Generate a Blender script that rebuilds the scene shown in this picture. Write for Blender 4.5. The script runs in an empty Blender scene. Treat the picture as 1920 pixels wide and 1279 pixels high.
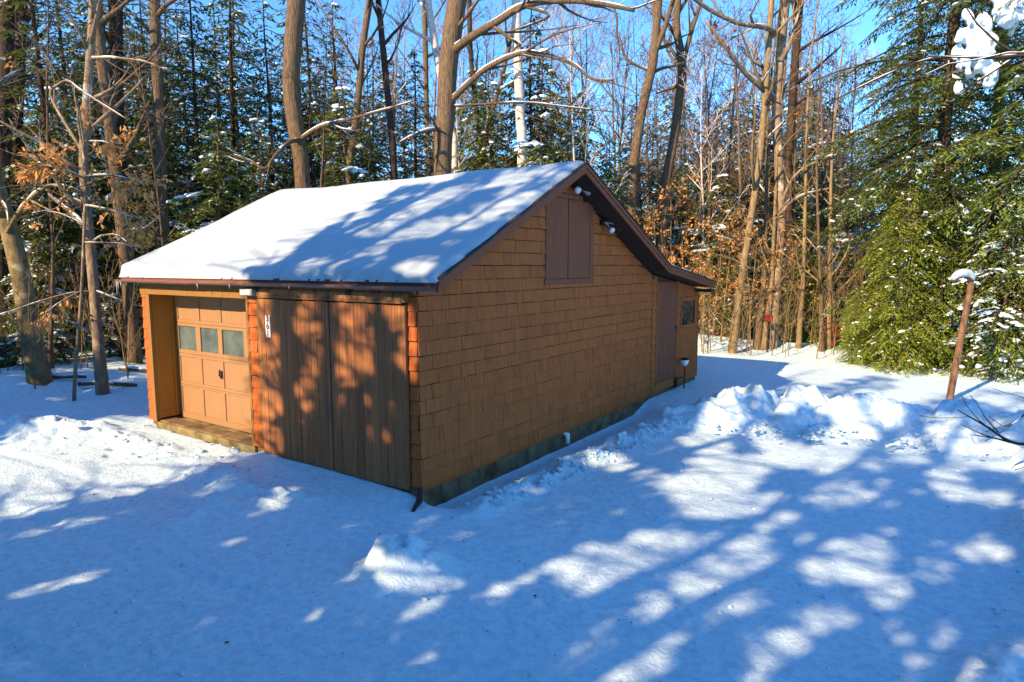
import bpy, bmesh, math, random
import numpy as np
from mathutils import Vector, Matrix

random.seed(7)
RNG = np.random.default_rng(11)
scene = bpy.context.scene
COL = scene.collection
V = Vector

# ------------------------------------------------------------------ helpers
def tag(o, label=None, cat=None, group=None, kind=None):
    if label: o['label'] = label
    if cat: o['category'] = cat
    if group: o['group'] = group
    if kind: o['kind'] = kind
    return o

def empty(name, loc=(0, 0, 0), rz=0.0, scale=1.0, label=None, cat=None, group=None):
    o = bpy.data.objects.new(name, None)
    o.empty_display_size = .2
    COL.objects.link(o)
    o.location = loc; o.rotation_euler = (0, 0, rz)
    o.scale = (scale,) * 3
    return tag(o, label, cat, group)

def copy_tree(o, loc, rz=0.0, scale=(1, 1, 1), parts=None):
    c = o.copy(); COL.objects.link(c)
    c.location = loc; c.rotation_euler = (0, 0, rz); c.scale = scale
    for ch in o.children:
        d = ch.copy(); COL.objects.link(d); d.parent = c
    return c

class MB:
    """collects pieces of ONE mesh"""
    def __init__(self):
        self.v = []; self.f = []; self.t = []; self.m = []
    def add(self, vs, fs, tint=.5, mi=0):
        n = len(self.v)
        self.v.extend([tuple(a) for a in vs])
        for f in fs:
            self.f.append(tuple(i + n for i in f)); self.t.append(tint); self.m.append(mi)
    def box(self, x0, x1, y0, y1, z0, z1, tint=.5, mi=0):
        self.add([(x0, y0, z0), (x1, y0, z0), (x1, y1, z0), (x0, y1, z0), (x0, y0, z1), (x1, y0, z1), (x1, y1, z1), (x0, y1, z1)],
                 [(0, 3, 2, 1), (4, 5, 6, 7), (0, 1, 5, 4), (1, 2, 6, 5), (2, 3, 7, 6), (3, 0, 4, 7)], tint, mi)
    def hexa(self, vs, tint=.5, mi=0):
        self.add(vs, [(0, 3, 2, 1), (4, 5, 6, 7), (0, 1, 5, 4), (1, 2, 6, 5), (2, 3, 7, 6), (3, 0, 4, 7)], tint, mi)
    def prism_x(self, prof, x0, x1, tint=.5, mi=0):
        n = len(prof)
        vs = [(x0, y, z) for y, z in prof] + [(x1, y, z) for y, z in prof]
        fs = [tuple(range(n))[::-1], tuple(range(n, 2 * n))] + [(i, (i + 1) % n, n + (i + 1) % n, n + i) for i in range(n)]
        self.add(vs, fs, tint, mi)
    def tube(self, pts, rads, sides=5, tint=.5, mi=0, cap=True, rough=0.0):
        pts = [V(p) for p in pts]
        n = len(pts); vs = []
        up = V((0, 0, 1)); ref = None
        for i, p in enumerate(pts):
            d = (pts[min(i + 1, n - 1)] - pts[max(i - 1, 0)])
            if d.length < 1e-9: d = V((0, 0, 1))
            d.normalize()
            if ref is None:
                ref = d.cross(V((1, 0, 0)) if abs(d.x) < .8 else V((0, 1, 0)))
            a = ref - d * ref.dot(d)
            if a.length < 1e-6: a = d.cross(V((0, 1, .3)))
            a.normalize(); ref = a; b = d.cross(a)
            r = rads[i]
            for k in range(sides):
                th = 2 * math.pi * k / sides
                rr = r * (1 + (random.uniform(-rough, rough) if rough else 0))
                vs.append(p + a * (rr * math.cos(th)) + b * (rr * math.sin(th)))
        fs = []
        for i in range(n - 1):
            for k in range(sides):
                k2 = (k + 1) % sides
                fs.append((i * sides + k, i * sides + k2, (i + 1) * sides + k2, (i + 1) * sides + k))
        if cap:
            fs.append(tuple(range(sides))[::-1]); fs.append(tuple(range((n - 1) * sides, n * sides)))
        self.add(vs, fs, tint, mi)
    def build(self, name, mats, parent=None, smooth=False, bevel=0.0):
        me = bpy.data.meshes.new(name)
        me.from_pydata(self.v, [], self.f)
        if not isinstance(mats, (list, tuple)): mats = [mats]
        for m in mats: me.materials.append(m)
        if len(mats) > 1: me.polygons.foreach_set('material_index', self.m)
        at = me.attributes.new('tint', 'FLOAT', 'FACE'); at.data.foreach_set('value', self.t)
        if smooth: me.polygons.foreach_set('use_smooth', [True] * len(me.polygons))
        me.update()
        return link(name, me, parent, bevel)

def link(name, me, parent=None, bevel=0.0):
    o = bpy.data.objects.new(name, me); COL.objects.link(o)
    if parent: o.parent = parent
    if bevel:
        b = o.modifiers.new('bevel', 'BEVEL'); b.width = bevel; b.segments = 2; b.limit_method = 'ANGLE'
    return o

def np_mesh(name, verts, faces, mat, parent=None, smooth=False, tint=None):
    me = bpy.data.meshes.new(name)
    verts = np.asarray(verts, np.float32); faces = np.asarray(faces, np.int32)
    k = faces.shape[1]
    me.vertices.add(len(verts)); me.vertices.foreach_set('co', verts.ravel())
    me.loops.add(faces.size); me.loops.foreach_set('vertex_index', faces.ravel())
    me.polygons.add(len(faces)); me.polygons.foreach_set('loop_start', np.arange(0, faces.size, k, dtype=np.int32))
    me.polygons.foreach_set('loop_total', np.full(len(faces), k, np.int32))
    if smooth: me.polygons.foreach_set('use_smooth', np.ones(len(faces), bool))
    if tint is not None:
        at = me.attributes.new('tint', 'FLOAT', 'FACE'); at.data.foreach_set('value', np.asarray(tint, np.float32))
    me.materials.append(mat); me.update(calc_edges=True); me.validate()
    return link(name, me, parent)

# value noise in numpy
_perm = RNG.random((256, 256))
def vnoise(x, y):
    xi = np.floor(x).astype(int); yi = np.floor(y).astype(int)
    fx = x - xi; fy = y - yi
    fx = fx * fx * (3 - 2 * fx); fy = fy * fy * (3 - 2 * fy)
    g = lambda a, b: _perm[a & 255, b & 255]
    return (g(xi, yi) * (1 - fx) + g(xi + 1, yi) * fx) * (1 - fy) + (g(xi, yi + 1) * (1 - fx) + g(xi + 1, yi + 1) * fx) * fy - .5
def fbm(x, y, oct=4, s=1.0):
    r = 0; a = 1.0
    for i in range(oct):
        r = r + a * vnoise(x * s + 17.3 * i, y * s - 9.1 * i); s *= 2.03; a *= .5
    return r

# ------------------------------------------------------------------ materials
def mk(name, rough=.8):
    m = bpy.data.materials.new(name); m.use_nodes = True
    nt = m.node_tree; b = nt.nodes['Principled BSDF']
    b.inputs['Roughness'].default_value = rough
    b.inputs['Specular IOR Level'].default_value = .25
    return m, nt, b
def N(nt, t, **kw):
    n = nt.nodes.new(t)
    for k, v in kw.items(): setattr(n, k, v)
    return n
def mix(nt, fac, a, b, mode='MIX'):
    n = N(nt, 'ShaderNodeMix', data_type='RGBA', blend_type=mode)
    for s, v in ((0, fac), (6, a), (7, b)):
        if hasattr(v, 'is_output'): nt.links.new(v, n.inputs[s])
        else: n.inputs[s].default_value = v if s == 0 else (*v, 1)
    return n.outputs[2]
def noise(nt, scale, detail=4, coord='Object', stretch=None, rough=.6):
    tc = N(nt, 'ShaderNodeTexCoord'); src = tc.outputs[coord]
    if stretch:
        mp = N(nt, 'ShaderNodeMapping'); mp.inputs['Scale'].default_value = stretch
        nt.links.new(src, mp.inputs[0]); src = mp.outputs[0]
    n = N(nt, 'ShaderNodeTexNoise'); n.inputs['Scale'].default_value = scale
    n.inputs['Detail'].default_value = detail; n.inputs['Roughness'].default_value = rough
    nt.links.new(src, n.inputs[0]); return n.outputs[0]
def ramp(nt, fac, stops):
    r = N(nt, 'ShaderNodeValToRGB'); e = r.color_ramp.elements
    e[0].position, e[0].color = stops[0][0], (*stops[0][1], 1)
    e[1].position, e[1].color = stops[-1][0], (*stops[-1][1], 1)
    for p, c in stops[1:-1]:
        x = e.new(p); x.color = (*c, 1)
    nt.links.new(fac, r.inputs[0]); return r.outputs[0]
def bump(nt, b, h, strength=.3, dist=.02):
    n = N(nt, 'ShaderNodeBump'); n.inputs['Strength'].default_value = strength; n.inputs['Distance'].default_value = dist
    nt.links.new(h, n.inputs['Height']); nt.links.new(n.outputs[0], b.inputs['Normal'])
def attr(nt, name='tint'):
    return N(nt, 'ShaderNodeAttribute', attribute_name=name).outputs['Fac']
def setc(nt, b, c):
    if hasattr(c, 'is_output'): nt.links.new(c, b.inputs['Base Color'])
    else: b.inputs['Base Color'].default_value = (*c, 1)

M = {}
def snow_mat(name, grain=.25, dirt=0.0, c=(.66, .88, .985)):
    m, nt, b = mk(name, .55)
    if dirt:
        n1 = noise(nt, 1.3, 3); n2 = noise(nt, 30, 5)
        f = N(nt, 'ShaderNodeMath', operation='MULTIPLY'); nt.links.new(n1, f.inputs[0]); nt.links.new(n2, f.inputs[1])
        setc(nt, b, ramp(nt, f.outputs[0], [(.0, c), (.40, c), (.50, (.50, .52, .54))]))
    else: setc(nt, b, c)
    if dirt:
        pk = noise(nt, 11, 7, rough=.72); pc = ramp(nt, pk, [(.40, (.80, .84, .88)), (.56, (1, 1, 1))])
        lk = b.inputs['Base Color'].links[0].from_socket; setc(nt, b, mix(nt, 1.0, lk, pc, 'MULTIPLY'))
    h1 = noise(nt, 34, 8, rough=.75); h2 = noise(nt, 7.5, 6)
    a = N(nt, 'ShaderNodeMath', operation='ADD'); nt.links.new(h1, a.inputs[0]); nt.links.new(h2, a.inputs[1])
    bump(nt, b, a.outputs[0], grain, .05)
    M[name] = m
snow_mat('snow_ground', .8, 1.0)
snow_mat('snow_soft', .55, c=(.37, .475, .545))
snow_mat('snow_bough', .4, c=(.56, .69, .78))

def wood(name, dark, light, grain=(9, 9, .6), streak=.35, tintamp=1.0, stain=None, rough=.75, bstr=.25):
    m, nt, b = mk(name, rough)
    g = noise(nt, 3.2, 6, stretch=grain)
    c = ramp(nt, g, [(.3, dark), (.7, light)])
    t = attr(nt)
    tv = ramp(nt, t, [(0, (1 - .38 * tintamp,) * 3), (.5, (1, 1, 1)), (1, (1 + .25 * tintamp, 1 + .2 * tintamp, 1 + .12 * tintamp))])
    c = mix(nt, 1.0, c, tv, 'MULTIPLY')
    if stain:
        s = noise(nt, stain[0], 5, stretch=(1, 1, .45))
        s = ramp(nt, s, [(stain[1], (0, 0, 0)), (stain[1] + .12, (1, 1, 1))])
        c = mix(nt, s, c, stain[2])
    setc(nt, b, c); bump(nt, b, g, bstr, .01)
    M[name] = m
wood('siding', (.27, .071, .018), (.40, .115, .026), tintamp=.65, stain=(1.1, .66, (.15, .055, .028)))
wood('orange_trim', (.185, .098, .027), (.24, .128, .035), tintamp=.5, stain=(2.0, .66, (.22, .10, .03)))
wood('reveal_wood', (.27, .115, .016), (.33, .145, .022), tintamp=.4)
wood('barn_wood', (.165, .065, .026), (.335, .147, .058), grain=(14, 14, .5), tintamp=.8, stain=(1.6, .62, (.13, .065, .05)))
wood('purple_paint', (.165, .053, .025), (.215, .073, .036), tintamp=.5, bstr=.1)
wood('garage_paint', (.245, .145, .074), (.285, .172, .090), tintamp=.3, bstr=.06, rough=.5)
wood('old_board', (.20, .10, .045), (.36, .19, .075), stain=(5, .5, (.06, .04, .03)))
wood('post_wood', (.035, .02, .014), (.23, .13, .07), grain=(3, 3, 1.0), bstr=.4)
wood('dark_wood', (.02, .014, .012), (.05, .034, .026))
wood('gutter_paint', (.12, .07, .066), (.20, .13, .12), tintamp=.7, rough=.45, bstr=.05)

def plain(name, c, rough=.6, metal=0.0):
    m, nt, b = mk(name, rough); setc(nt, b, c); b.inputs['Metallic'].default_value = metal
    M[name] = m; return m
def mottled(name, a, b_, scale=6, rough=.85, bs=.4, stops=(.35, .65)):
    m, nt, b = mk(name, rough); n = noise(nt, scale, 6)
    setc(nt, b, ramp(nt, n, [(stops[0], a), (stops[1], b_)])); bump(nt, b, n, bs, .02)
    M[name] = m
mottled('concrete', (.075, .045, .02), (.21, .145, .08), 3.5)
mottled('slab', (.10, .08, .025), (.27, .24, .13), 3.0)
mottled('roofing', (.018, .017, .02), (.05, .045, .045), 25)
mottled('core', (.045, .022, .011), (.09, .043, .022), 4)
plain('white_paint', (.78, .78, .76), .5)
plain('white_plastic', (.80, .82, .82), .35)
plain('black_paint', (.012, .012, .014), .5)
plain('grey_metal', (.30, .31, .33), .4, .3)
plain('dark_metal', (.03, .026, .025), .5)
plain('red_paint', (.20, .010, .014), .5)
plain('orange_rust', (.34, .09, .03), .7)
plain('blue_wall', (.035, .20, .33), .6)
plain('tyre', (.015, .015, .016), .8)
def glass(name, c, rough, stain):
    m, nt, b = mk(name, rough)
    n = noise(nt, 2.3, 4)
    setc(nt, b, ramp(nt, n, [(.35, c), (.7, stain)])); b.inputs['Specular IOR Level'].default_value = .6
    M[name] = m
glass('dusty_glass', (.05, .075, .08), .06, (.13, .175, .18))
glass('dark_glass', (.008, .012, .02), .05, (.015, .022, .035))
glass('lens', (.55, .58, .62), .08, (.75, .78, .82))

def bark(name, a, b_, st=(5, 5, .9), scale=3.0, bs=.7, blotch=None):
    m, nt, b = mk(name, .9)
    n = noise(nt, scale, 7, stretch=st, rough=.7)
    c = ramp(nt, n, [(.32, a), (.68, b_)])
    if blotch:
        s = noise(nt, blotch[0], 4); s = ramp(nt, s, [(blotch[1], (0, 0, 0)), (blotch[1] + .06, (1, 1, 1))])
        c = mix(nt, s, c, blotch[2])
    setc(nt, b, c); bump(nt, b, n, bs, .04); M[name] = m
bark('bark_brown', (.035, .023, .013), (.205, .148, .09), st=(9, 9, .8), bs=1.0)
bark('bark_grey', (.10, .075, .05), (.30, .235, .16), st=(4, 4, 1.4), blotch=(1.6, .60, (.42, .37, .30)))
bark('bark_dark', (.014, .010, .008), (.075, .05, .034), st=(7, 7, .8))
bark('bark_birch', (.38, .32, .28), (.72, .66, .60), st=(2, 2, 5), blotch=(2.2, .64, (.06, .045, .04)))
bark('bark_beech', (.085, .066, .03), (.25, .205, .105), st=(3, 3, 1.6), scale=2.2, blotch=(2.4, .60, (.33, .29, .19)))
bark('bark_pole', (.10, .072, .035), (.27, .205, .11), st=(4, 4, 1.2), bs=.3)
bark('twig', (.075, .055, .04), (.21, .16, .12), bs=.1)

def leafmat(name, c0, c1, trans=.35, rough=.6, dust=0):
    m, nt, b = mk(name, rough)
    oi = N(nt, 'ShaderNodeObjectInfo')
    n = noise(nt, .8, 3)
    f = N(nt, 'ShaderNodeMath', operation='ADD', use_clamp=True)
    f2 = N(nt, 'ShaderNodeMath', operation='MULTIPLY_ADD'); f2.inputs[1].default_value = .35; f2.inputs[2].default_value = -.18
    nt.links.new(oi.outputs['Random'], f2.inputs[0])
    t = attr(nt); f3 = N(nt, 'ShaderNodeMath', operation='MULTIPLY_ADD'); f3.inputs[1].default_value = .6
    nt.links.new(t, f3.inputs[0]); 
    f4 = N(nt, 'ShaderNodeMath', operation='MULTIPLY_ADD'); f4.inputs[1].default_value = .5; f4.inputs[2].default_value = -.05
    nt.links.new(n, f4.inputs[0]); nt.links.new(f4.outputs[0], f3.inputs[2])
    nt.links.new(f2.outputs[0], f.inputs[0]); nt.links.new(f3.outputs[0], f.inputs[1])
    c = ramp(nt, f.outputs[0], [(.15, c0), (.85, c1)])
    if dust:
        s1 = noise(nt, 2.2, 3, rough=.7); s1 = ramp(nt, s1, [(dust, (0, 0, 0)), (dust + .05, (1, 1, 1))])
        s2 = ramp(nt, t, [(.42, (0, 0, 0)), (.5, (1, 1, 1))])
        c = mix(nt, mix(nt, 1.0, s1, s2, 'MULTIPLY'), c, (.62, .76, .86))
    setc(nt, b, c)
    tr = N(nt, 'ShaderNodeBsdfTranslucent'); nt.links.new(c, tr.inputs[0])
    mx = N(nt, 'ShaderNodeMixShader'); mx.inputs[0].default_value = trans
    out = nt.nodes['Material Output']
    nt.links.new(b.outputs[0], mx.inputs[1]); nt.links.new(tr.outputs[0], mx.inputs[2]); nt.links.new(mx.outputs[0], out.inputs[0])
    M[name] = m
leafmat('needles_dark', (.02, .036, .011), (.13, .17, .026), dust=.56)
leafmat('needles_green', (.035, .058, .012), (.22, .30, .043), dust=.585)
leafmat('needles_bright', (.09, .135, .016), (.35, .44, .05), trans=.42, dust=.67)
leafmat('needles_brown', (.04, .034, .012), (.17, .14, .035), dust=.61)
leafmat('beech_leaf', (.48, .22, .05), (.70, .41, .15), trans=.3)
leafmat('oak_leaf', (.16, .045, .012), (.34, .10, .02), trans=.3)

# ------------------------------------------------------------------ camera
CAM = V((5.5808, -5.9704, 2.846)); YAW, PITCH, ROLL, FPX = .6068, -.1158, -.0017, 1217.07
_f = V((-math.sin(YAW) * math.cos(PITCH), math.cos(YAW) * math.cos(PITCH), math.sin(PITCH)))
_r0 = V((math.cos(YAW), math.sin(YAW), 0)); _u0 = _r0.cross(_f)
_r = _r0 * math.cos(ROLL) + _u0 * math.sin(ROLL); _u = -_r0 * math.sin(ROLL) + _u0 * math.cos(ROLL)
cd = bpy.data.cameras.new('camera'); cam = bpy.data.objects.new('camera', cd); COL.objects.link(cam)
cam.matrix_world = Matrix(((_r.x, _u.x, -_f.x, CAM.x), (_r.y, _u.y, -_f.y, CAM.y), (_r.z, _u.z, -_f.z, CAM.z), (0, 0, 0, 1)))
cd.sensor_width = 36; cd.lens = FPX / 1920 * 36; cd.clip_end = 3000; cd.clip_start = .05
scene.camera = cam
def at(px, py, depth):
    """a measured direction (px, py of the 1920 wide survey picture) at a distance -> place in the world"""
    return CAM + (_f + _r * ((px - 960) / FPX) - _u * ((py - 639.5) / FPX)) * depth

# ------------------------------------------------------------------ light
SUN_AZ, SUN_EL = math.radians(12), math.radians(29.5)
L = V((math.sin(SUN_AZ) * math.cos(SUN_EL), math.cos(SUN_AZ) * math.cos(SUN_EL), -math.sin(SUN_EL)))
sd = bpy.data.lights.new('sun', 'SUN'); sd.energy = 5.0; sd.angle = math.radians(.5); sd.color = (1.0, .69, .39)
so = bpy.data.objects.new('sun', sd); COL.objects.link(so); so.rotation_euler = L.to_track_quat('-Z', 'Y').to_euler()
w = bpy.data.worlds.new('World'); scene.world = w; w.use_nodes = True
nt = w.node_tree; bg = nt.nodes['Background']; bg.inputs[1].default_value = .15
sky = N(nt, 'ShaderNodeTexSky', sky_type='NISHITA'); sky.sun_disc = False
sky.sun_elevation = SUN_EL; sky.sun_rotation = math.pi + SUN_AZ
sky.air_density = 1.0; sky.dust_density = .0; sky.ozone_density = 8.0; sky.altitude = 200
tc = N(nt, 'ShaderNodeTexCoord')
mp = N(nt, 'ShaderNodeMapping'); mp.inputs['Scale'].default_value = (1, 1, 2.4); nt.links.new(tc.outputs['Generated'], mp.inputs[0])
cn = N(nt, 'ShaderNodeTexNoise'); cn.inputs['Scale'].default_value = 3.0; cn.inputs['Detail'].default_value = 7; cn.inputs['Roughness'].default_value = .58
nt.links.new(mp.outputs[0], cn.inputs[0])
cf = ramp(nt, cn.outputs[0], [(.61, (0, 0, 0)), (.80, (.35, .35, .35))])
skyc = mix(nt, 1.0, sky.outputs[0], (.73, .975, 1.02), 'MULTIPLY')
cmix = mix(nt, cf, skyc, (3.6, 3.7, 4.1)); nt.links.new(cmix, bg.inputs[0])
scene.view_settings.view_transform = 'Standard'; scene.view_settings.look = 'None'
scene.view_settings.exposure = 1.3; scene.view_settings.gamma = 1.0
scene.cycles.max_bounces = 6; scene.cycles.diffuse_bounces = 3; scene.cycles.transmission_bounces = 3; scene.cycles.glossy_bounces = 2
# ------------------------------------------------------------------ ground
def sstep(a, b, x):
    t = np.clip((x - a) / (b - a), 0, 1); return t * t * (3 - 2 * t)
def segd(x, y, pts):
    """distance to a polyline"""
    best = np.full(np.shape(x), 1e9)
    for (ax, ay), (bx, by) in zip(pts[:-1], pts[1:]):
        dx, dy = bx - ax, by - ay; l2 = dx * dx + dy * dy
        t = np.clip(((x - ax) * dx + (y - ay) * dy) / l2, 0, 1)
        best = np.minimum(best, np.hypot(x - ax - t * dx, y - ay - t * dy))
    return best
def lumps(x, y, s):
    a = np.abs(fbm(x, y, 3, s)); return 1 - np.clip(a * 3.2, 0, 1)
def gh(x, y):
    x = np.asarray(x, float); y = np.asarray(y, float)
    z = -.10 + .03 * fbm(x, y, 3, .35)
    yard = (1 - sstep(7.6, 11, np.abs(x + .2))) * (1 - sstep(15.5, 18.5, y))
    wild = 1 - yard
    z = z + wild * .42 * fbm(x, y, 4, .27) - .25 * sstep(17, 24, y) * sstep(-4, 0, x)
    z = z + (.007 + .03 * wild) * fbm(x, y, 4, 1.7) + .009 * fbm(x, y, 4, 6) + .006 * np.abs(fbm(x, y, 2, 17)) + .045 * np.clip(fbm(x, y, 3, 3.3) * fbm(x + 30, y, 2, .5) * 2.0, 0, .5)
    # lumpy ridges left by the plough
    def ridge(pts, wd, h, s=2.2):
        nonlocal z
        d = segd(x + .25 * vnoise(x * 1.3, y * 1.3), y + .25 * vnoise(x * 1.3 + 40, y * 1.3), pts)
        z = z + h * np.exp(-(d / wd) ** 2) * (.35 + .9 * lumps(x, y, s))
    ridge([(-7.3, -.85), (-5.4, -.95), (-3.4, -1.0), (-2.2, -1.15), (-1.2, -.95)], .26, .085, 2.6)
    ridge([(-2.6, -1.0), (-1.9, -1.7), (-1.5, -2.3)], .22, .07)
    ridge([(-7.2, -1.35), (-8.4, -1.65), (-11.5, -3.0), (-16, -4.5)], .5, .26, 2.0)
    ridge([(.75, .3), (.85, 2.5), (1.0, 4.2), (1.1, 5.8)], .30, .13, 2.6)
    ridge([(6.9, 1.2), (6.6, 3.0), (6.9, 5.0), (6.9, 7.2)], .45, .22, 1.8)
    ridge([(5.75, -1.6), (6.1, -.4), (6.6, .8)], .4, .16, 2.0)
    # chunk in front of the corner
    for cx, cy, r, h in ((1.14, -1.52, .30, .21), (1.28, -1.75, .2, .13), (1.50, -1.38, .26, .08), (1.0, -1.75, .16, .10), (.72, .42, .0001, 0)):
        d = np.hypot(x - cx, y - cy)
        z = z + h * np.exp(-(d / r) ** 2) * (.7 + 1.3 * (fbm(x, y, 3, 4.5) + .3))
    # scoured trench along the gable footing, ploughed step at the corner
    z = z - (.19 * (1 - sstep(6.4, 7.5, y)) * sstep(-.1, .25, y)) * np.exp(-((x - .02) / .42) ** 2) * (x > -.6)
    z = z - .10 * (1 - sstep(6.2, 8, y)) * sstep(-.6, .6, y) * sstep(-.3, .3, x) * (1 - sstep(6, 8, x))
    z = z + .03 * (1 - sstep(0, .5, -y)) * (y < .2) * (x > -3.4) * (x < 0)
    z = np.where((x > -6.75) & (x < -3.5) & (y > -.10 + .10 * vnoise(x * 3, y * 3)) & (y < .6), z - .10, z)
    for cx, cy, r, h in ((-5.55, -1.2, .13, .13), (-5.2, -1.42, .11, .11), (-4.9, -1.15, .10, .08), (-5.9, -1.75, .10, .06)):
        z = z - h * np.exp(-(np.hypot(x - cx, (y - cy) * 1.3) / r) ** 4)
    # wheel tracks on the cleared drive
    for off in (-2.0, -3.1, -4.6):
        d = np.abs(y - off - .10 * (x + 3) + .04 * np.sin(x * 1.3))
        z = z - .018 * np.exp(-(d / .10) ** 2) * (1 - sstep(2, 5, x)) + .016 * np.exp(-((d - .17) / .06) ** 2) * (1 - sstep(2, 5, x)) * (.5 + vnoise(x * 5, y * 5))
    return z
def gz(x, y): return float(gh(np.array([x]), np.array([y]))[0])
def axis(parts):
    a = []
    for lo, hi, st in parts: a.append(np.arange(lo, hi, st))
    return np.concatenate(a)
gx = axis([(-600, -60, 30), (-60, -24, 1.0), (-24, -9.5, .16), (-9.5, 8, .045), (8, 30, .35), (30, 60, 2), (60, 631, 30)])
gy = axis([(-300, -40, 20), (-40, -7, 1.0), (-7, 8.6, .045), (8.6, 20, .10), (20, 40, .4), (40, 70, 2), (70, 901, 30)])
X, Y = np.meshgrid(gx, gy); Zg = gh(X, Y)
nx, ny = len(gx), len(gy)
idx = np.arange(nx * ny).reshape(ny, nx)
F = np.stack([idx[:-1, :-1], idx[:-1, 1:], idx[1:, 1:], idx[1:, :-1]], -1).reshape(-1, 4)
ground = np_mesh('ground', np.stack([X, Y, Zg], -1).reshape(-1, 3), F, M['snow_ground'], smooth=True)
tag(ground, 'snow covered ground of the drive, yard and forest floor', 'ground', kind='structure')

# snow bank thrown up by the plough at the end of the cleared yard
bx = np.arange(.3, 7.6, .026); by = np.arange(4.6, 9.4, .026)
X, Y = np.meshgrid(bx, by)
crest = [(1.25, 6.5), (1.8, 6.85), (2.6, 7.15), (3.6, 7.7), (4.6, 7.9), (5.6, 7.75), (6.6, 7.4), (7.4, 7.3)]
d = segd(X, Y, crest)
body = np.exp(-(d / .9) ** 4) * .22
rng = np.random.default_rng(5)
clod = np.zeros_like(X)
for i in range(300):
    t = rng.random() * (len(crest) - 1); k = int(t); t -= k
    px = crest[k][0] * (1 - t) + crest[k + 1][0] * t + rng.normal(0, .3); py = crest[k][1] * (1 - t) + crest[k + 1][1] * t + rng.normal(-.08, .52)
    r = .06 + .28 * rng.random() ** 1.8; hh = rng.uniform(.6, 1.2) * r; tx, ty = rng.normal(0, .7, 2)
    q = 1 - ((X - px) ** 2 + ((Y - py) * rng.uniform(.8, 1.3)) ** 2) / r ** 2
    q = q + .55 * vnoise(X * 9 + i, Y * 9 - i) * (q > -.5)
    clod = np.maximum(clod, np.where(q > 0, np.clip(hh * (1 + (tx * (X - px) + ty * (Y - py)) / r * .5), 0, 9) * np.clip(q * 3.2, 0, 1) ** .6, 0))
for _k in range(5): clod[1:-1, 1:-1] = (clod[1:-1, 1:-1] * 2 + clod[:-2, 1:-1] + clod[2:, 1:-1] + clod[1:-1, :-2] + clod[1:-1, 2:]) / 6
fall = np.clip(1.3 - d / 1.1, 0, 1) ** .7 * (.5 + .5 * sstep(1.0, 2.3, X)) * sstep(.35, .9, X)
Z = gh(X, Y) - .05 + body * (.3 + .7 * sstep(1.0, 2.3, X)) * (1 + .9 * fbm(X, Y, 4, 1.6)) + clod * fall + .16 * fall * np.abs(fbm(X, Y, 3, 3.1)) + .05 * fall * fbm(X, Y, 4, 9)
idx = np.arange(X.size).reshape(X.shape)
F = np.stack([idx[:-1, :-1], idx[:-1, 1:], idx[1:, 1:], idx[1:, :-1]], -1).reshape(-1, 4)
keep = (fall.reshape(-1)[F] > .02).all(1)
bank = np_mesh('snow_bank', np.stack([X, Y, Z], -1).reshape(-1, 3), F[keep], M['snow_ground'], smooth=True)
tag(bank, 'long lumpy ploughed snow bank across the yard behind the shed corner', 'snow bank')

# dark bits of bark and leaf on the packed snow: nobody could count them
m = MB(); rng = np.random.default_rng(3)
for i in range(650):
    if i < 350: x, y = rng.uniform(-4.5, 4.5), rng.uniform(-4.5, -.6)
    elif i < 470: x, y = rng.uniform(.4, 6.5), rng.uniform(-1, 6)
    else:
        t = rng.random(); x, y = .9 + 6 * t + rng.normal(0, .3), 6.3 + 1.0 * t + rng.normal(0, .55)
    if -6.9 < x < .05 and -.05 < y < 10.5: continue
    s = rng.uniform(.005, .013) * (2.2 if rng.random() < .06 else 1); a = rng.uniform(0, 6.3); z = gz(x, y) + .012
    if i >= 470: z += .22
    c, n_ = math.cos(a) * s, math.sin(a) * s; e = rng.uniform(.25, .7)
    m.add([(x - c, y - n_, z), (x + n_ * e, y - c * e, z + .004), (x + c, y + n_, z), (x - n_ * e, y + c * e, z + .006)], [(0, 1, 2, 3)])
o = m.build('bark_litter', M['dark_wood']); tag(o, 'dark crumbs of bark and leaf strewn over the packed snow', 'litter', kind='stuff')

# loose crumbs of snow broken off by the plough
rng = np.random.default_rng(19)
_b = bmesh.new(); bmesh.ops.create_icosphere(_b, subdivisions=1, radius=1); iv = np.array([v.co[:] for v in _b.verts]); if_ = np.array([[v.index for v in f.verts] for f in _b.faces]); _b.free()
pv, pf = [], []; cnt = 0
for i in range(2600):
    k = i % 4; t = rng.random()
    if k == 0: x, y = -7.6 + 6.6 * t, -.95 + rng.normal(0, .32)
    elif k == 1: x, y = .75 + .5 * t + rng.normal(0, .16), .2 + 6.2 * t
    elif k == 2: x, y = 1.2 + 5.8 * t, 6.3 + 1.2 * t + rng.normal(-.35, .45)
    else: x, y = rng.uniform(-6, 6.5), rng.uniform(-4.5, 5.5)
    if -6.95 < x < .2 and -.05 < y < 10.6: continue
    s = .010 + .045 * rng.random() ** 4 * (1 if k < 3 else .5)
    if k == 0 and i % 20: continue
    if rng.random() < .012 and k < 3: s *= 2.2
    v = iv * (1 + rng.uniform(-.35, .35, (len(iv), 1))) * np.array([rng.uniform(.8, 1.5), rng.uniform(.7, 1.3), rng.uniform(.5, .9)]) * s
    z = gz(x, y) + s * .25 + (.12 if k == 2 else 0)
    pv.append(v + np.array([x, y, z])); pf.append(if_ + cnt); cnt += len(iv)
o = np_mesh('snow_crumbs', np.concatenate(pv), np.concatenate(pf), M['snow_ground']); tag(o, 'small broken crumbs of snow left along the plough ridges', 'snow crumbs', kind='stuff')

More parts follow.
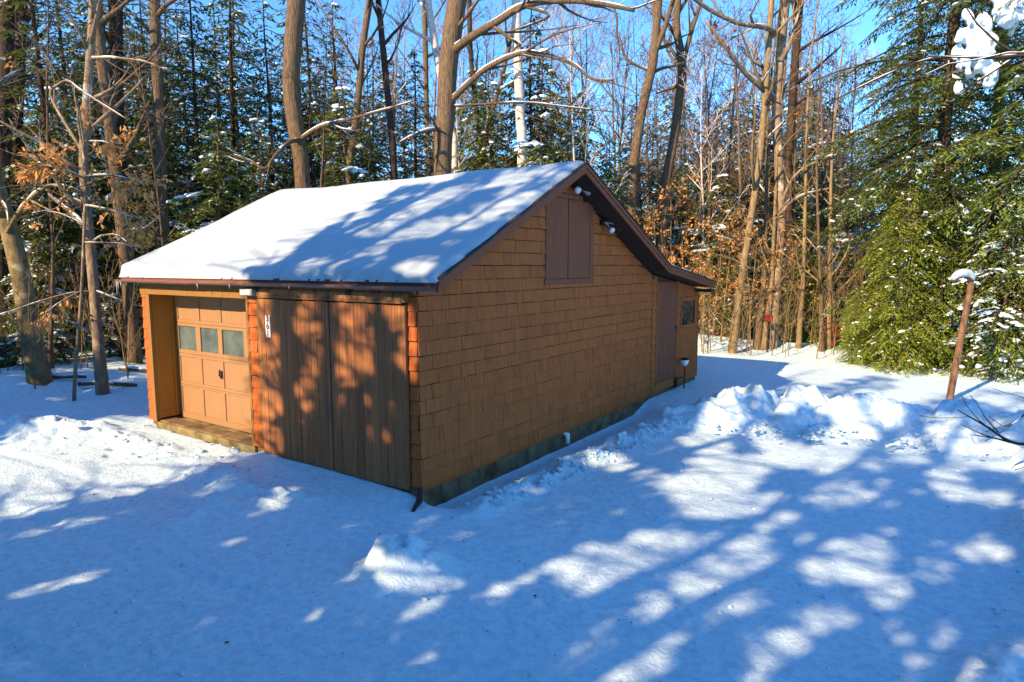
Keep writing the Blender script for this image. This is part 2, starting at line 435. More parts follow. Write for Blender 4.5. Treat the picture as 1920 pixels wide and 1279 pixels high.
# ------------------------------------------------------------------ the shed
W, YB, YL, EXPO = 6.87, 7.41, 10.45, .19
OV = .459
PROF = [(-.125, 2.526), (3.5, 4.328), (7.235, 2.69), (10.32, 2.277)]   # lower edge of the roof deck
def under(y):
    for (a, za), (b, zb) in zip(PROF[:-1], PROF[1:]):
        if y <= b or b == PROF[-1][0]: return za + (zb - za) * (y - a) / (b - a)
shed = empty('garage', (0, 0, 0), label='brown shingled garage with snowy gable roof and lean-to at its rear end', cat='garage')

def rects_minus(r, holes):
    out = [r]
    for h in holes:
        nxt = []
        for (u0, u1, z0, z1) in out:
            a, b, c, e = max(u0, h[0]), min(u1, h[1]), max(z0, h[2]), min(z1, h[3])
            if a >= b or c >= e: nxt.append((u0, u1, z0, z1)); continue
            if u0 < a: nxt.append((u0, a, z0, z1))
            if b < u1: nxt.append((b, u1, z0, z1))
            if z0 < c: nxt.append((a, b, z0, c))
            if e < z1: nxt.append((a, b, e, z1))
        out = nxt
    return out
def shingles(m, u0, u1, z0, top, to3, holes=(), zmax=9, seed=1, wmin=.10, wmax=.30):
    """rows of wedge shingles; to3(u, z, out) -> world; top(u) the sloping edge they stop at"""
    r = random.Random(seed); k = 0
    while z0 + k * EXPO < zmax:
        a = z0 + k * EXPO + r.uniform(-.004, .004); b = z0 + (k + 1) * EXPO; u = u0 - r.uniform(0, .1)
        row = r.uniform(-.06, .06)
        while u < u1:
            wd = r.uniform(wmin, wmax) * (1.5 if r.random() < .12 else 1)
            lo, hi = max(u, u0), min(u + wd - r.choice((.0015, .0025, .006)), u1); u += wd
            if hi - lo < .02: continue
            tint = min(1, max(0, .5 + row + r.gauss(0, .095))); off = r.uniform(-.003, .003); dz = r.uniform(-.005, .005)
            for (p, q, c, e) in rects_minus((lo, hi, a + dz, b - .0105), holes):
                tp, tq = min(e, top(p)), min(e, top(q))
                if tp - c < .012 and tq - c < .012: continue
                tp, tq = max(tp, c + .001), max(tq, c + .001)
                ob = .026 + off; g = lambda z: ob - (z - c) / EXPO * .019
                m.add([to3(p, c, 0), to3(q, c, 0), to3(q, tq, 0), to3(p, tp, 0), to3(p, c, ob), to3(q, c, ob), to3(q, tq, g(tq)), to3(p, tp, g(tp))],
                      [(4, 5, 6, 7), (0, 1, 5, 4), (1, 2, 6, 5), (3, 0, 4, 7)], tint)
        k += 1

# gable wall and the lean-to end wall
HOLES = [(2.99, 4.62, 2.54, 4.05), (7.41, 8.98, .0, 2.47), (9.17, 10.21, 1.34, 2.06)]
HLO = [(2.99, 4.62, 2.54, 4.05)]
m = MB()
top = lambda y: under(y) - .01
shingles(m, .0, 7.40, 0, top, lambda u, z, o: (o, u, z), HLO, zmax=4.3, seed=4)
gw = m.build('gable_wall', M['siding'], shed)
m = MB()
m.prism_x([(.02, 0), (YB, 0), (YB, under(YB) - .01), (3.5, 4.31), (.02, under(.02) - .01)], -.12, -.001)
m.build('wall_core', M['core'], shed)
m = MB(); shingles(m, 8.99, YL, .0, top, lambda u, z, o: (o, u, z), [(9.17, 10.21, 1.34, 2.06)], zmax=2.6, seed=9)
shingles(m, 7.53, 7.66, .15, top, lambda u, z, o: (o + .002, u, z), zmax=2.5, seed=12, wmin=.2)
m.box(.0, .028, 7.405, 7.53, 0, 2.55, .4); m.box(.0, .03, 7.66, 7.715, .15, 2.47, .45); m.box(.0, .034, 7.53, 8.985, 0, .15, .55); m.box(0, .026, 8.925, 8.985, .2, 2.47, .45)
m.box(0, .040, 7.66, 8.985, .15, .205, .35); m.box(.0, .022, YL - .05, YL + .02, 0, 2.25, .35)
lw = m.build('lean_to_wall', M['siding'], shed)
m = MB(); m.prism_x([(YB, 0), (YL, 0), (YL, under(YL) - .01), (YB, under(YB) - .01)], -.12, -.001)
m.build('lean_to_core', M['core'], shed)

# side door of the lean-to
m = MB()
yy = 7.718
r = random.Random(3)
while yy < 8.90:
    wd = min(r.uniform(.13, .16), 8.922 - yy); m.box(.002, .022, yy, yy + wd - .005, .21, 2.462, r.uniform(.3, .7)); yy += wd
sdoor = m.build('side_door', M['purple_paint'], shed)
m = MB(); m.box(.022, .045, 8.80, 8.86, 1.36, 1.42); m.tube([(.03, 8.83, 1.30), (.06, 8.83, 1.30), (.06, 8.83, 1.44)], [.008, .008, .008], 6); m.build('handle', M['dark_metal'], sdoor)

# lean-to window
m = MB()
y0, y1, z0, z1 = 9.23, 10.135, 1.40, 1.99; t = .062
m.box(.0, .036, y0 - t, y1 + t, z1, z1 + t, .6); m.box(.0, .04, y0 - t - .02, y1 + t + .02, z0 - t, z0, .6)
m.box(.0, .034, y0 - t, y0, z0, z1, .55); m.box(.0, .034, y1, y1 + t, z0, z1, .55)
win = m.build('window', M['siding'], shed)
m = MB(); m.box(-.001, .008, y0, y1, z0, z1); m.build('pane', M['dark_glass'], win)

# loft shutters in the gable
m = MB()
m.box(.0, .030, 2.99, 3.06, 2.62, 3.97, .5); m.box(.0, .030, 4.49, 4.62, 2.62, 3.97, .5); m.box(.0, .034, 2.96, 4.66, 2.53, 2.62, .5); m.box(.0, .034, 3.14, 4.20, 3.955, 4.04, .45)
fr = m.build('loft_frame', M['purple_paint'], shed, bevel=.004)
for a, b in ((3.065, 3.702), (3.728, 4.485)):
    m = MB(); m.box(.0, .022, a, b, 2.625, 3.95, .6); m.build('loft_shutter', M['purple_paint'], shed, bevel=.003)
m = MB(); m.box(.0, .006, 3.702, 3.728, 2.62, 3.95); m.box(.0, .006, 3.06, 4.49, 3.95, 3.956); m.build('shutter_gap', M['core'], fr)

# front wall: shingled corner posts, header, jamb
m = MB()
fl = lambda u, z, o: (u, -o, z)
ft = lambda u: 2.62
shingles(m, -W, -6.68, 0, ft, fl, zmax=2.36, seed=21, wmin=.18)
shingles(m, -3.55, -3.335, 0, ft, fl, zmax=2.36, seed=22, wmin=.2)
shingles(m, -.14, .0, 0, ft, fl, zmax=2.6, seed=23, wmin=.13)
lf = lambda u, z, o: (-W - o, u, z)
shingles(m, .0, YL, 0, lambda y: under(y) - .01, lf, zmax=4.3, seed=24)
m.build('front_wall', M['siding'], shed)
m = MB()
m.box(-6.695, -6.585, -.030, .02, -.02, 2.335, .6)                     # jamb board
m.box(-3.605, -3.55, -.026, .02, -.02, 2.335, .35); m.box(-3.335, -3.27, -.024, .02, -.02, 2.37, .3)
x = -W - .02
for b in (-6.1, -5.05, -4.2, -3.24):
    m.box(x, b - .004, -.034, .02, 2.34, 2.60, random.uniform(.45, .65)); x = b
m.build('door_surround', M['orange_trim'], shed, bevel=.004)
m = MB()
m.box(-W + .003, -6.60, .021, .14, 0, 2.6); m.box(-3.6, -3.27, .021, .14, 0, 2.6); m.box(-3.27, -.001, .003, .12, 0, 2.6); m.box(-6.6, -3.6, .021, .14, 2.36, 2.6)
m.prism_x([(.15, 0), (YL, 0), (YL, under(YL) - .01), (YB, under(YB) - .01), (3.5, 4.31), (.15, under(.15) - .01)], -W + .004, -W + .12)
m.box(-W + .12, -.12, YL - .1, YL, 0, 2.2)
m.build('front_core', M['core'], shed)
# deep reveal at the left of the garage door
m = MB()
m.box(-6.60, -6.583, .021, .43, .03, 2.36, .5); m.box(-6.583, -6.572, .03, .36, .03, .14, .9); m.box(-6.583, -6.565, .345, .375, .03, 2.3, 1.0)
m.box(-3.62, -3.605, .021, .43, .03, 2.36, .5); m.box(-6.58, -3.62, .021, .43, 2.345, 2.36, .2)
m.build('door_reveal', M['reveal_wood'], shed)
m = MB()
m.box(-6.58, -3.55, -.02, .9, -.25, -.03)
o = m.build('door_sill', M['slab'], shed, bevel=.01)

# sectional garage door, four panels wide, glazed row
D = .42
gd = empty('garage_door'); gd.parent = shed
m = MB()
cols = [(-6.47, -5.89), (-5.735, -5.175), (-5.045, -4.40), (-4.27, -3.70)]
rows = [(.10, .60), (.69, 1.17), (1.30, 1.74), (1.86, 2.33)]
secs = [(-.01, .635), (.64, 1.225), (1.23, 1.795), (1.80, 2.35)]
XA, XB = -6.56, -3.62
for ri, ((z0, z1), (s0, s1)) in enumerate(zip(rows, secs)):
    m.box(XA, XB, D, D + .04, s0, z0, .5); m.box(XA, XB, D, D + .04, z1, s1, .5)
    xs = XA
    for a, b in cols:
        m.box(xs, a, D, D + .04, z0, z1, .5); xs = b
        if ri != 2: m.box(a, b, D + .016, D + .03, z0, z1, .62)
    m.box(xs, XB, D, D + .04, z0, z1, .5)
p = m.build('door_panel', M['garage_paint'], gd, bevel=.004)
m = MB(); m.box(XA, XB, D + .045, D + .06, -.01, 2.35); m.build('door_backing', M['core'], gd)
for a, b in cols:
    m = MB(); m.box(a, b, D + .024, D + .030, 1.30, 1.74); m.build('pane', M['dusty_glass'], gd)
m = MB(); m.box(-5.15, -5.07, D - .012, D, .86, 1.0); m.tube([(-5.11, D - .01, .9), (-5.11, D - .05, .92), (-5.09, D - .05, 1.03)], [.013] * 3, 6); m.build('door_handle', M['dark_metal'], gd)

# two plank doors beside it
for a, b, sd_ in ((-3.235, -1.61, 5), (-1.585, -.15, 6)):
    m = MB(); r = random.Random(sd_); x = a
    while x < b - .01:
        wd = r.uniform(.12, .19)
        if b - x - wd < .07: wd = b - x
        m.box(x, x + wd - .006, -.058 - r.uniform(0, .006), -.02, -.045, 2.355 + r.uniform(-.012, .0), min(1, max(0, r.gauss(.5, .22)))); x += wd
    bd = m.build('plank_door', M['barn_wood'], shed)
    m = MB(); m.box(a, b, -.02, -.004, -.03, 2.36); m.build('door_back', M['core'], bd)
m = MB(); m.box(-3.26, -.14, -.072, .0, 2.385, 2.50, .5); m.box(-3.20, -.20, -.085, -.072, 2.37, 2.41, .1); m.box(-3.26, -.0, -.05, .0, 2.50, 2.6, .35)
m.build('door_track', M['old_board'], shed)

# foundation
m = MB()
ys = [.0, .42, 2.2, 4.4, 6.1, 7.45, YL]
for a, b in zip(ys[:-1], ys[1:]): m.box(-.2, -.012 - random.uniform(0, .008), a + .004, b, -.8, -.004, .5)
m.box(-W + .02, -.2, .03, .3, -.8, -.004); m.box(-W + .02, -W + .3, .3, YL, -.8, -.004)
m.build('foundation', M['concrete'], shed, bevel=.006)
m = MB(); m.box(.0, .016, .02, 7.38, -.055, .0, .25); m.build('skirt_board', M['siding'], shed)
m = MB(); m.tube([(-.03, 3.66, -.08), (.07, 3.66, -.08), (.075, 3.66, -.24)], [.04, .042, .04], 10); m.build('vent_pipe', M['white_plastic'], shed, smooth=True)

# roof deck, trim, soffit, gutter
TH = .10
upp = [(y, z + .045) for y, z in PROF]; upp2 = [(y, z + .045 + TH) for y, z in PROF]
m = MB()
for (a, b) in zip(range(3), range(1, 4)):
    m.prism_x([upp[a], upp[b], upp2[b], upp2[a]], -W - OV, OV - .03)
roof = m.build('roof', M['roofing'], shed)
m = MB()      # dark shingle edge lapping the trim
for (a, b) in zip(range(3), range(1, 4)):
    (ya, za), (yb_, zb) = PROF[a], PROF[b]
    n = 14
    for i in range(n):
        t0, t1 = i / n, (i + 1) / n; o0 = random.uniform(.0, .014)
        p0 = (ya + (yb_ - ya) * t0, za + (zb - za) * t0 + .150); p1 = (ya + (yb_ - ya) * t1, za + (zb - za) * t1 + .150)
        m.prism_x([p0, p1, (p1[0], p1[1] + .022), (p0[0], p0[1] + .022)], OV - .028, OV + .032 + o0)
m.build('shingle_edge', M['roofing'], roof)
m = MB(); far = MB()
for xx0, xx1, lo, hi, tt in ((OV - .03, OV, .0, .146, .45), (OV, OV + .020, .085, .147, .6)):
    for (a, b) in zip(range(3), range(1, 4)):
        (ya, za), (yb_, zb) = PROF[a], PROF[b]
        m.prism_x([(ya, za + lo), (yb_, zb + lo), (yb_, zb + hi), (ya, za + hi)], xx0 + .0007 * a, xx1 + .0007 * a, tt)
for (a, b) in zip(range(3), range(1, 4)):
    (ya, za), (yb_, zb) = PROF[a], PROF[b]
    far.prism_x([(ya, za), (yb_, zb), (yb_, zb + .146), (ya, za + .146)], -W - OV - .03, -W - OV, .45)
m.build('rake_trim', M['purple_paint'], roof); far.build('rake_trim', M['purple_paint'], roof)
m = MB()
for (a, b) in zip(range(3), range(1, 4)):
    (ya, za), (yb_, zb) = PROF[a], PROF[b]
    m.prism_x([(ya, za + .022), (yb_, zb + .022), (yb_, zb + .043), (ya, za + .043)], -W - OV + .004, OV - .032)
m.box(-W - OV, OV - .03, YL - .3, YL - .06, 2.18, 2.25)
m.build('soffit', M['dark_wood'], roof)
m = MB()
m.box(-W - OV, OV - .03, -.150, -.127, 2.545, 2.665, .3); m.build('eave_board', M['purple_paint'], roof)
gut = MB(); x = -W - OV + .02; r = random.Random(8)
while x < OV - .05:
    ln = r.uniform(.7, 1.15); x1 = min(x + ln, OV - .03); zc = 2.600 + r.uniform(-.008, .004); pr = []
    for k in range(9):
        a = math.pi + math.pi * k / 8; pr.append((-.215 + .062 * math.cos(a), zc + .055 * math.sin(a)))
    inn = [(-.215 + (y + .215) * .93, zc + (z - zc) * .93) for y, z in pr][::-1]
    for k in range(8):
        q = [pr[k], pr[k + 1], inn[7 - k], inn[8 - k]]; gut.prism_x(q, x + .004, x1, r.uniform(.3, .8))
    gut.prism_x(pr, x - .012, x + .012, .15); x = x1
gut.build('gutter', M['gutter_paint'], roof)

# flood lights under the gable, light box and number plate on the front
def flood(y, z, heads):
    f = empty('floodlight', (0, 0, 0)); f.parent = shed
    m = MB(); m.box(.02, .10, y - .07, y + .07, z - .05, z + .05); m.build('junction_box', M['black_paint'], f, bevel=.008)
    for (hy, hz, dx, dy, dz) in heads:
        d = V((dx, dy, dz)).normalized(); p = V((.16, hy, hz))
        m = MB(); m.tube([(.09, y, z), (.13, (y + hy) / 2, (z + hz) / 2 + .02), p - d * .06], [.014] * 3, 6)
        m.tube([p - d * .10, p - d * .06, p - d * .01, p + d * .035], [.022, .036, .056, .060], 14)
        h = m.build('lamp_head', M['grey_metal'], f, smooth=False)
        m = MB(); m.tube([p + d * .034, p + d * .046, p + d * .054], [.056, .046, .022], 14); m.build('lens', M['lens'], h, smooth=True)
flood(3.95, 4.14, [(3.76, 4.10, .8, -.65, -.25), (4.12, 4.10, .5, .8, -.35)])
flood(4.92, 3.63, [(5.06, 3.50, .8, -.45, -.45), (5.42, 3.57, .75, .35, -.25)])
m = MB(); m.box(-3.56, -3.25, -.15, -.035, 2.395, 2.505); lb = m.build('light_box', M['grey_metal'], shed, bevel=.015)
m = MB(); m.box(-3.53, -3.28, -.158, -.15, 2.41, 2.49); m.build('lens', M['lens'], lb)
m = MB(); m.box(-3.052, -2.935, -.070, -.0645, 1.775, 2.11); pl = m.build('number_plate', M['white_paint'], shed, bevel=.002)
for i, ch in enumerate('361'):
    cu = bpy.data.curves.new('digit', 'FONT'); cu.body = ch; cu.size = .135; cu.extrude = .001; cu.offset = .003; cu.align_x = 'CENTER'; cu.align_y = 'CENTER'
    tmp = bpy.data.objects.new('digit', cu); COL.objects.link(tmp)
    bpy.context.view_layer.update()
    me = bpy.data.meshes.new_from_object(tmp.evaluated_get(bpy.context.evaluated_depsgraph_get()))
    bpy.data.objects.remove(tmp); me.materials.clear(); me.materials.append(M['black_paint'])
    me.transform(Matrix.Translation((-2.9935, -.0718, 2.055 - i * .112)) @ Matrix.Rotation(math.pi / 2, 4, 'X'))
    link('digit', me, pl)

# ------------------------------------------------------------------ snow on the roof
rp = [(y, z + .045 + TH - .004) for y, z in PROF]
rp = [(-.175, rp[0][1] - .025)] + rp[1:-1] + [(10.36, rp[3][1] - .005)]
seg = [math.dist(rp[i], rp[i + 1]) for i in range(3)]; tot = sum(seg)
ns, nu = 220, 200
S = np.linspace(0, tot, ns); yy = np.zeros(ns); zz = np.zeros(ns)
for i, s in enumerate(S):
    k = 0
    while k < 2 and s > seg[k]: s -= seg[k]; k += 1
    t = s / seg[k]; yy[i] = rp[k][0] + (rp[k + 1][0] - rp[k][0]) * t; zz[i] = rp[k][1] + (rp[k + 1][1] - rp[k][1]) * t
ker = np.hanning(13); ker /= ker.sum()
zs = np.convolve(np.pad(zz, 6, mode='edge'), ker, 'valid'); zs[:7] = zz[:7]; zs[-7:] = zz[-7:]
U = np.linspace(-W - OV - .02, OV + .01, nu)
UU, SS = np.meshgrid(U, S)
insetf = .025 + .05 * np.clip(fbm(UU, SS * 0, 3, 2.1) + .15, 0, 1) * sstep(-4.2, -2.0, UU)
dF = SS - insetf - .07 * np.clip(vnoise(UU * 7, UU * 0) + .5 * vnoise(UU * 19, UU * 0 + 4), 0, 1); dB = tot - SS
dR = (U[-1] - UU) - .035 * np.abs(1 + 2 * fbm(SS, SS * 0 + 3, 4, 4)); dL = UU - U[0]
e = np.minimum(np.minimum(dF, dB), np.minimum(dR, dL))
T = .095 + .03 * fbm(UU, SS, 3, .6) + .016 * fbm(UU, SS, 4, 2.2) + .07 * np.exp(-((UU - U[0]) / .9) ** 2) + .03 * np.exp(-(SS / .5) ** 2)
T = T * np.sqrt(np.clip(e / .11, 0, 1).clip(0, 1) * (2 - np.clip(e / .11, 0, 1)))
# slight hollows where the drifts slid
P = np.stack([UU - .06 * np.exp(-dL / .12) * T / .14, np.repeat(yy[:, None], nu, 1) - .05 * np.exp(-SS / .15) * T / .14, np.minimum(zz, zs)[:, None] + T], -1)
idx = np.arange(ns * nu).reshape(ns, nu)
F = np.stack([idx[:-1, :-1], idx[:-1, 1:], idx[1:, 1:], idx[1:, :-1]], -1).reshape(-1, 4)
keep = (T.reshape(-1)[F] > .0005).any(1)
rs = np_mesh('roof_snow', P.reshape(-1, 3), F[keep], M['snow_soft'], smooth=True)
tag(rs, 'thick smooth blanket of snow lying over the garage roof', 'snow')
# icicles at the low left end of the gutter
m = MB()
for x, l in ((-7.28, .26), (-7.22, .16), (-7.12, .10), (-4.55, .09), (-3.65, .07), (-2.2, .05)):
    m.tube([(x, -.25, 2.57), (x + .004, -.252, 2.57 - l * .5), (x, -.25, 2.57 - l)], [.014, .009, .002], 6)
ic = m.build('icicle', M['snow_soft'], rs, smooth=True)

# ------------------------------------------------------------------ small things in the yard
# dark strips in place of the shadow along the cut snow edge at the corner
m = MB()
m.tube([(.02, -.02, -.0), (.10, -.14, gz(.10, -.14) + .02), (.20, -.31, gz(.2, -.31) + .01), (.30, -.47, gz(.3, -.47) + .0)], [.035, .04, .032, .02], 6, rough=.25)
m.hexa([(-.03, -.06, -.60), (.045, -.075, -.60), (.045, -.045, -.60), (-.03, -.03, -.60), (-.015, -.045, .0), (.035, -.05, -.015), (.035, -.02, -.02), (-.015, -.02, .0)])
m.hexa([(.03, -.19, -.62), (.065, -.20, -.62), (.07, -.17, -.62), (.03, -.16, -.62), (.0, -.06, -.04), (.03, -.06, -.08), (.03, -.04, -.1), (.0, -.04, -.05)])
sb = m.build('splintered_board', M['dark_wood']); tag(sb, 'dark splintered board stuck in the snow at the near corner of the garage', 'board')

# stake light by the lean-to wall
sl = empty('stake_light', (.17, 9.13, gz(.17, 9.13)), label='small stake lamp with white head standing against the lean-to wall', cat='lamp')
m = MB(); m.tube([(0, 0, -.1), (0, 0, .55)], [.016, .016], 8); m.tube([(0, 0, .25), (-.05, -.10, .27), (-.11, -.24, .25)], [.014] * 3, 6); m.box(-.15, -.08, -.33, -.22, .05, .3); m.build('stake', M['dark_wood'], sl)
m = MB(); m.tube([(0, 0, .55), (0, 0, .62), (0, 0, .70)], [.05, .085, .10], 14); m.build('lamp_head', M['white_plastic'], sl, smooth=True)
m = MB(); m.tube([(0, 0, .70), (0, 0, .715), (0, 0, .74)], [.11, .11, .06], 14); m.build('lamp_cap', M['black_paint'], sl)

# leaning post with a bowed bracket
b0 = at(1780, 748, 14.2); b0 = V((b0.x, b0.y, gz(b0.x, b0.y))); tp = at(1821, 530, 14.35)
dirp = (tp - b0).normalized(); px_ = V((_r.x, _r.y, 0)).normalized()
lp = empty('yard_post', b0, label='leaning weathered wooden post with a hooked snow capped top', cat='post')
m = MB(); q = dirp * (tp - b0).length
m.tube([-dirp * .3, q * .25, q * .5, q * .75, q], [.070, .068, .066, .064, .062], 9, rough=.07); m.build('post', M['post_wood'], lp)
m = MB(); pts = []
for k in range(8):
    a = math.pi * k / 7; pts.append(q + px_ * (-.19 + .17 * math.cos(a)) + V((0, 0, .0 + .15 * math.sin(a))))
m.tube(pts, [.045] * 8, 8); m.build('bracket', M['dark_wood'], lp, smooth=True)
m = MB(); c = q + px_ * -.19 + V((0, 0, -.0)); m.tube([c + V((0, 0, .13)), c + V((0, 0, .06)), c + V((0, 0, .02)), c - V((0, 0, .01))], [.015, .03, .045, .02], 10); m.build('lamp', M['white_plastic'], lp, smooth=True)
m = MB(); cap = [q + px_ * (-.18 + .22 * math.cos(math.pi * k / 9)) + V((0, 0, .05 + .17 * math.sin(math.pi * k / 9))) for k in range(10)]
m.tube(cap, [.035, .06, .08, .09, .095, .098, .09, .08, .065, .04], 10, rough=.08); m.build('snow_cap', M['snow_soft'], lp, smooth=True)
# ------------------------------------------------------------------ vegetation makers
_bm = bmesh.new(); bmesh.ops.create_icosphere(_bm, subdivisions=2, radius=1)
ICO_V = np.array([v.co[:] for v in _bm.verts]); ICO_F = np.array([[v.index for v in f.verts] for f in _bm.faces]); _bm.free()

class Blobs:
    """snow pillows gathered into one mesh"""
    def __init__(self): self.v = []; self.f = []; self.n = 0
    def add(self, p, sx, sy, sz, rng, az=0.0, rough=.38, tilt=0.0):
        v = ICO_V.copy()
        ph = rng.uniform(0, 50)
        q = 1 + rough * 2 * vnoise(v[:, 0] * 1.9 + ph + v[:, 2] * 1.3, v[:, 1] * 1.9 + ph - v[:, 2] * 1.3)
        v = v * q[:, None]
        v[:, 2] = np.where(v[:, 2] < 0, v[:, 2] * .45, v[:, 2])
        v = v * np.array([sx, sy, sz])
        if tilt: v[:, 2] -= v[:, 0] * tilt
        c, s = math.cos(az), math.sin(az)
        v = np.stack([v[:, 0] * c - v[:, 1] * s, v[:, 0] * s + v[:, 1] * c, v[:, 2]], 1) + np.asarray(p)
        self.v.append(v); self.f.append(ICO_F + self.n); self.n += len(v)
    def build(self, parent, name='snow'):
        if not self.v: return None
        return tag(np_mesh(name, np.concatenate(self.v), np.concatenate(self.f), M['snow_bough'], parent, smooth=True), kind='stuff')

def cards(P, Dr, Nn, ln, wd):
    """lens shaped leaves: base P, direction Dr, normal Nn"""
    S = np.cross(Dr, Nn); S /= np.linalg.norm(S, axis=1)[:, None] + 1e-9
    ln = ln[:, None]; wd = wd[:, None]
    v = np.stack([P, P + Dr * ln * .45 + S * wd * .5, P + Dr * ln, P + Dr * ln * .45 - S * wd * .5], 1)
    return v.reshape(-1, 3), np.arange(len(P) * 4).reshape(-1, 4)

def conifer(name, seed, H, R, z0, nb, mat, barkm, r0, leaf=(.16, .05), droop=.35, dens=1.0, snow=60, snow_size=.22, taper=.75, gap=.25, dead=10, holes=None, shape='cone', parent_args=None, snow_cov=.0):
    rng = np.random.default_rng(seed)
    root = empty(name, **(parent_args or {}))
    tr = MB(); sn = Blobs()
    nseg = 9; lean = rng.normal(0, .012, 2)
    ax = lambda z: V((lean[0] * z + .06 * math.sin(z * .7 + seed), lean[1] * z + .06 * math.cos(z * .6 + seed), z))
    tr.tube([ax(H * i / nseg - (.3 if i == 0 else 0)) for i in range(nseg + 1)], [r0 * (1.25 if i == 0 else 1) * (1 - .93 * i / nseg) + .006 for i in range(nseg + 1)], 8)
    for i in range(dead):
        z = rng.uniform(.6, z0 + .5); a = rng.uniform(0, 6.28); l = rng.uniform(.4, 1.6)
        p = ax(z); d = V((math.cos(a), math.sin(a), rng.uniform(-.3, .25)))
        tr.tube([p, p + d * l * .5, p + d * l - V((0, 0, l * .15))], [.018, .011, .004], 3)
    Pl, Dl, Nl, Tl = [], [], [], []
    golden = 2.39996
    for i in range(nb):
        f = ((i + rng.random()) / nb)
        f = f ** 1.15
        z = z0 + (H - z0) * f * .985
        a = i * golden + rng.normal(0, .35)
        if shape == 'cone': prof = (1 - f) ** taper + .05
        elif shape == 'pine': prof = (math.sin(math.pi * min(1, .18 + .82 * f)) ** .6) * (1 - .35 * f)
        else: prof = (1 - f) ** .45 * min(1, .55 + f * 2)
        Lb = R * prof * rng.uniform(.55, 1.12)
        if rng.random() < gap * .5: Lb *= .45
        if Lb < .15: continue
        o = ax(z); dh = V((math.cos(a), math.sin(a), 0)); up = rng.uniform(.0, .30) if f > .35 else rng.uniform(-.12, .18)
        dr = droop * rng.uniform(.6, 1.4)
        pt = lambda s: o + dh * (Lb * s) + V((0, 0, Lb * (up * s - dr * s * s)))
        tr.tube([pt(k / 4) for k in range(5)], [.012 + .012 * Lb * (1 - k / 4.2) for k in range(5)], 3, cap=False)
        ntw = max(3, int(Lb / .17 * dens))
        loaded = rng.random() < snow_cov
        for j in range(ntw):
            s = .14 + .86 * (j + rng.random() * .7) / ntw
            if s > 1: s = 1.0
            p = np.array(pt(s)); tang = np.array(pt(min(1, s + .05)) - pt(s - .05)); tang /= np.linalg.norm(tang) + 1e-9
            sd = 1 if j % 2 else -1
            side = np.array([-dh.y, dh.x, 0.]) * sd
            l2 = (.42 * Lb * (1 - s) + .20 + .12 * rng.random()) * (1.0 if Lb > .6 else .7)
            l2 = min(l2, 1.1)
            td = tang * rng.uniform(.55, .95) + side * rng.uniform(.5, .95) + np.array([0, 0, -rng.uniform(.02, .34)]); td /= np.linalg.norm(td)
            nl = max(3, int(l2 / leaf[0] * 1.9 * dens))
            q = (np.arange(nl) + rng.random(nl)) / nl
            pos = p + td[None] * (q * l2)[:, None] + np.array([0, 0, -1.]) * (q ** 2 * l2 * .28)[:, None]
            sdir = np.where(np.arange(nl) % 2, 1., -1.)[:, None]
            lat = np.cross(td, [0, 0, 1.]); lat /= np.linalg.norm(lat) + 1e-9
            d = td[None] * rng.uniform(.5, 1., (nl, 1)) + lat[None] * sdir * rng.uniform(.35, .9, (nl, 1)) + rng.normal(0, .16, (nl, 3)) - np.array([0, 0, .16])
            d /= np.linalg.norm(d, axis=1)[:, None]
            n = np.array([0, 0, 1.]) + rng.normal(0, .38, (nl, 3))
            Pl.append(pos); Dl.append(d); Nl.append(n); Tl.append(np.full(nl, np.clip(rng.normal(.5, .2) + .12 * (s - .5), 0, 1)))
            if snow and rng.random() < (.75 if loaded else 0):
                e = pos[nl // 2] + np.array([0, 0, .03]); k = snow_size * rng.uniform(.5, 1.1)
                sn.add(e, max(l2 * .42, .12), k * .55, k * .34, rng, az=math.atan2(td[1], td[0]), tilt=.25)
    Pl = np.concatenate(Pl); Dl = np.concatenate(Dl); Nl = np.concatenate(Nl); Tl = np.concatenate(Tl)
    if holes is not None:
        k = holes(Pl + Dl * leaf[0] * .5, root.location); Pl, Dl, Nl, Tl = Pl[k], Dl[k], Nl[k], Tl[k]
    nL = len(Pl)
    v, fcs = cards(Pl, Dl, Nl, leaf[0] * rng.uniform(.7, 1.5, nL), leaf[1] * rng.uniform(.7, 1.5, nL))
    tr.build('trunk', M[barkm], root, smooth=True)
    np_mesh('crown', v, fcs, M[mat], root, tint=Tl)
    for i in rng.choice(nL, min(snow, nL), replace=False) if snow else []:
        k = snow_size * rng.uniform(.35, 1.0) ** 1.3
        sn.add(Pl[i] + np.array([0, 0, .02]), k * rng.uniform(.6, 1.1), k * rng.uniform(.4, .8), k * rng.uniform(.3, .6), rng, az=rng.uniform(0, 6.3), tilt=rng.uniform(-.3, .3))
    sn.build(root)
    return root

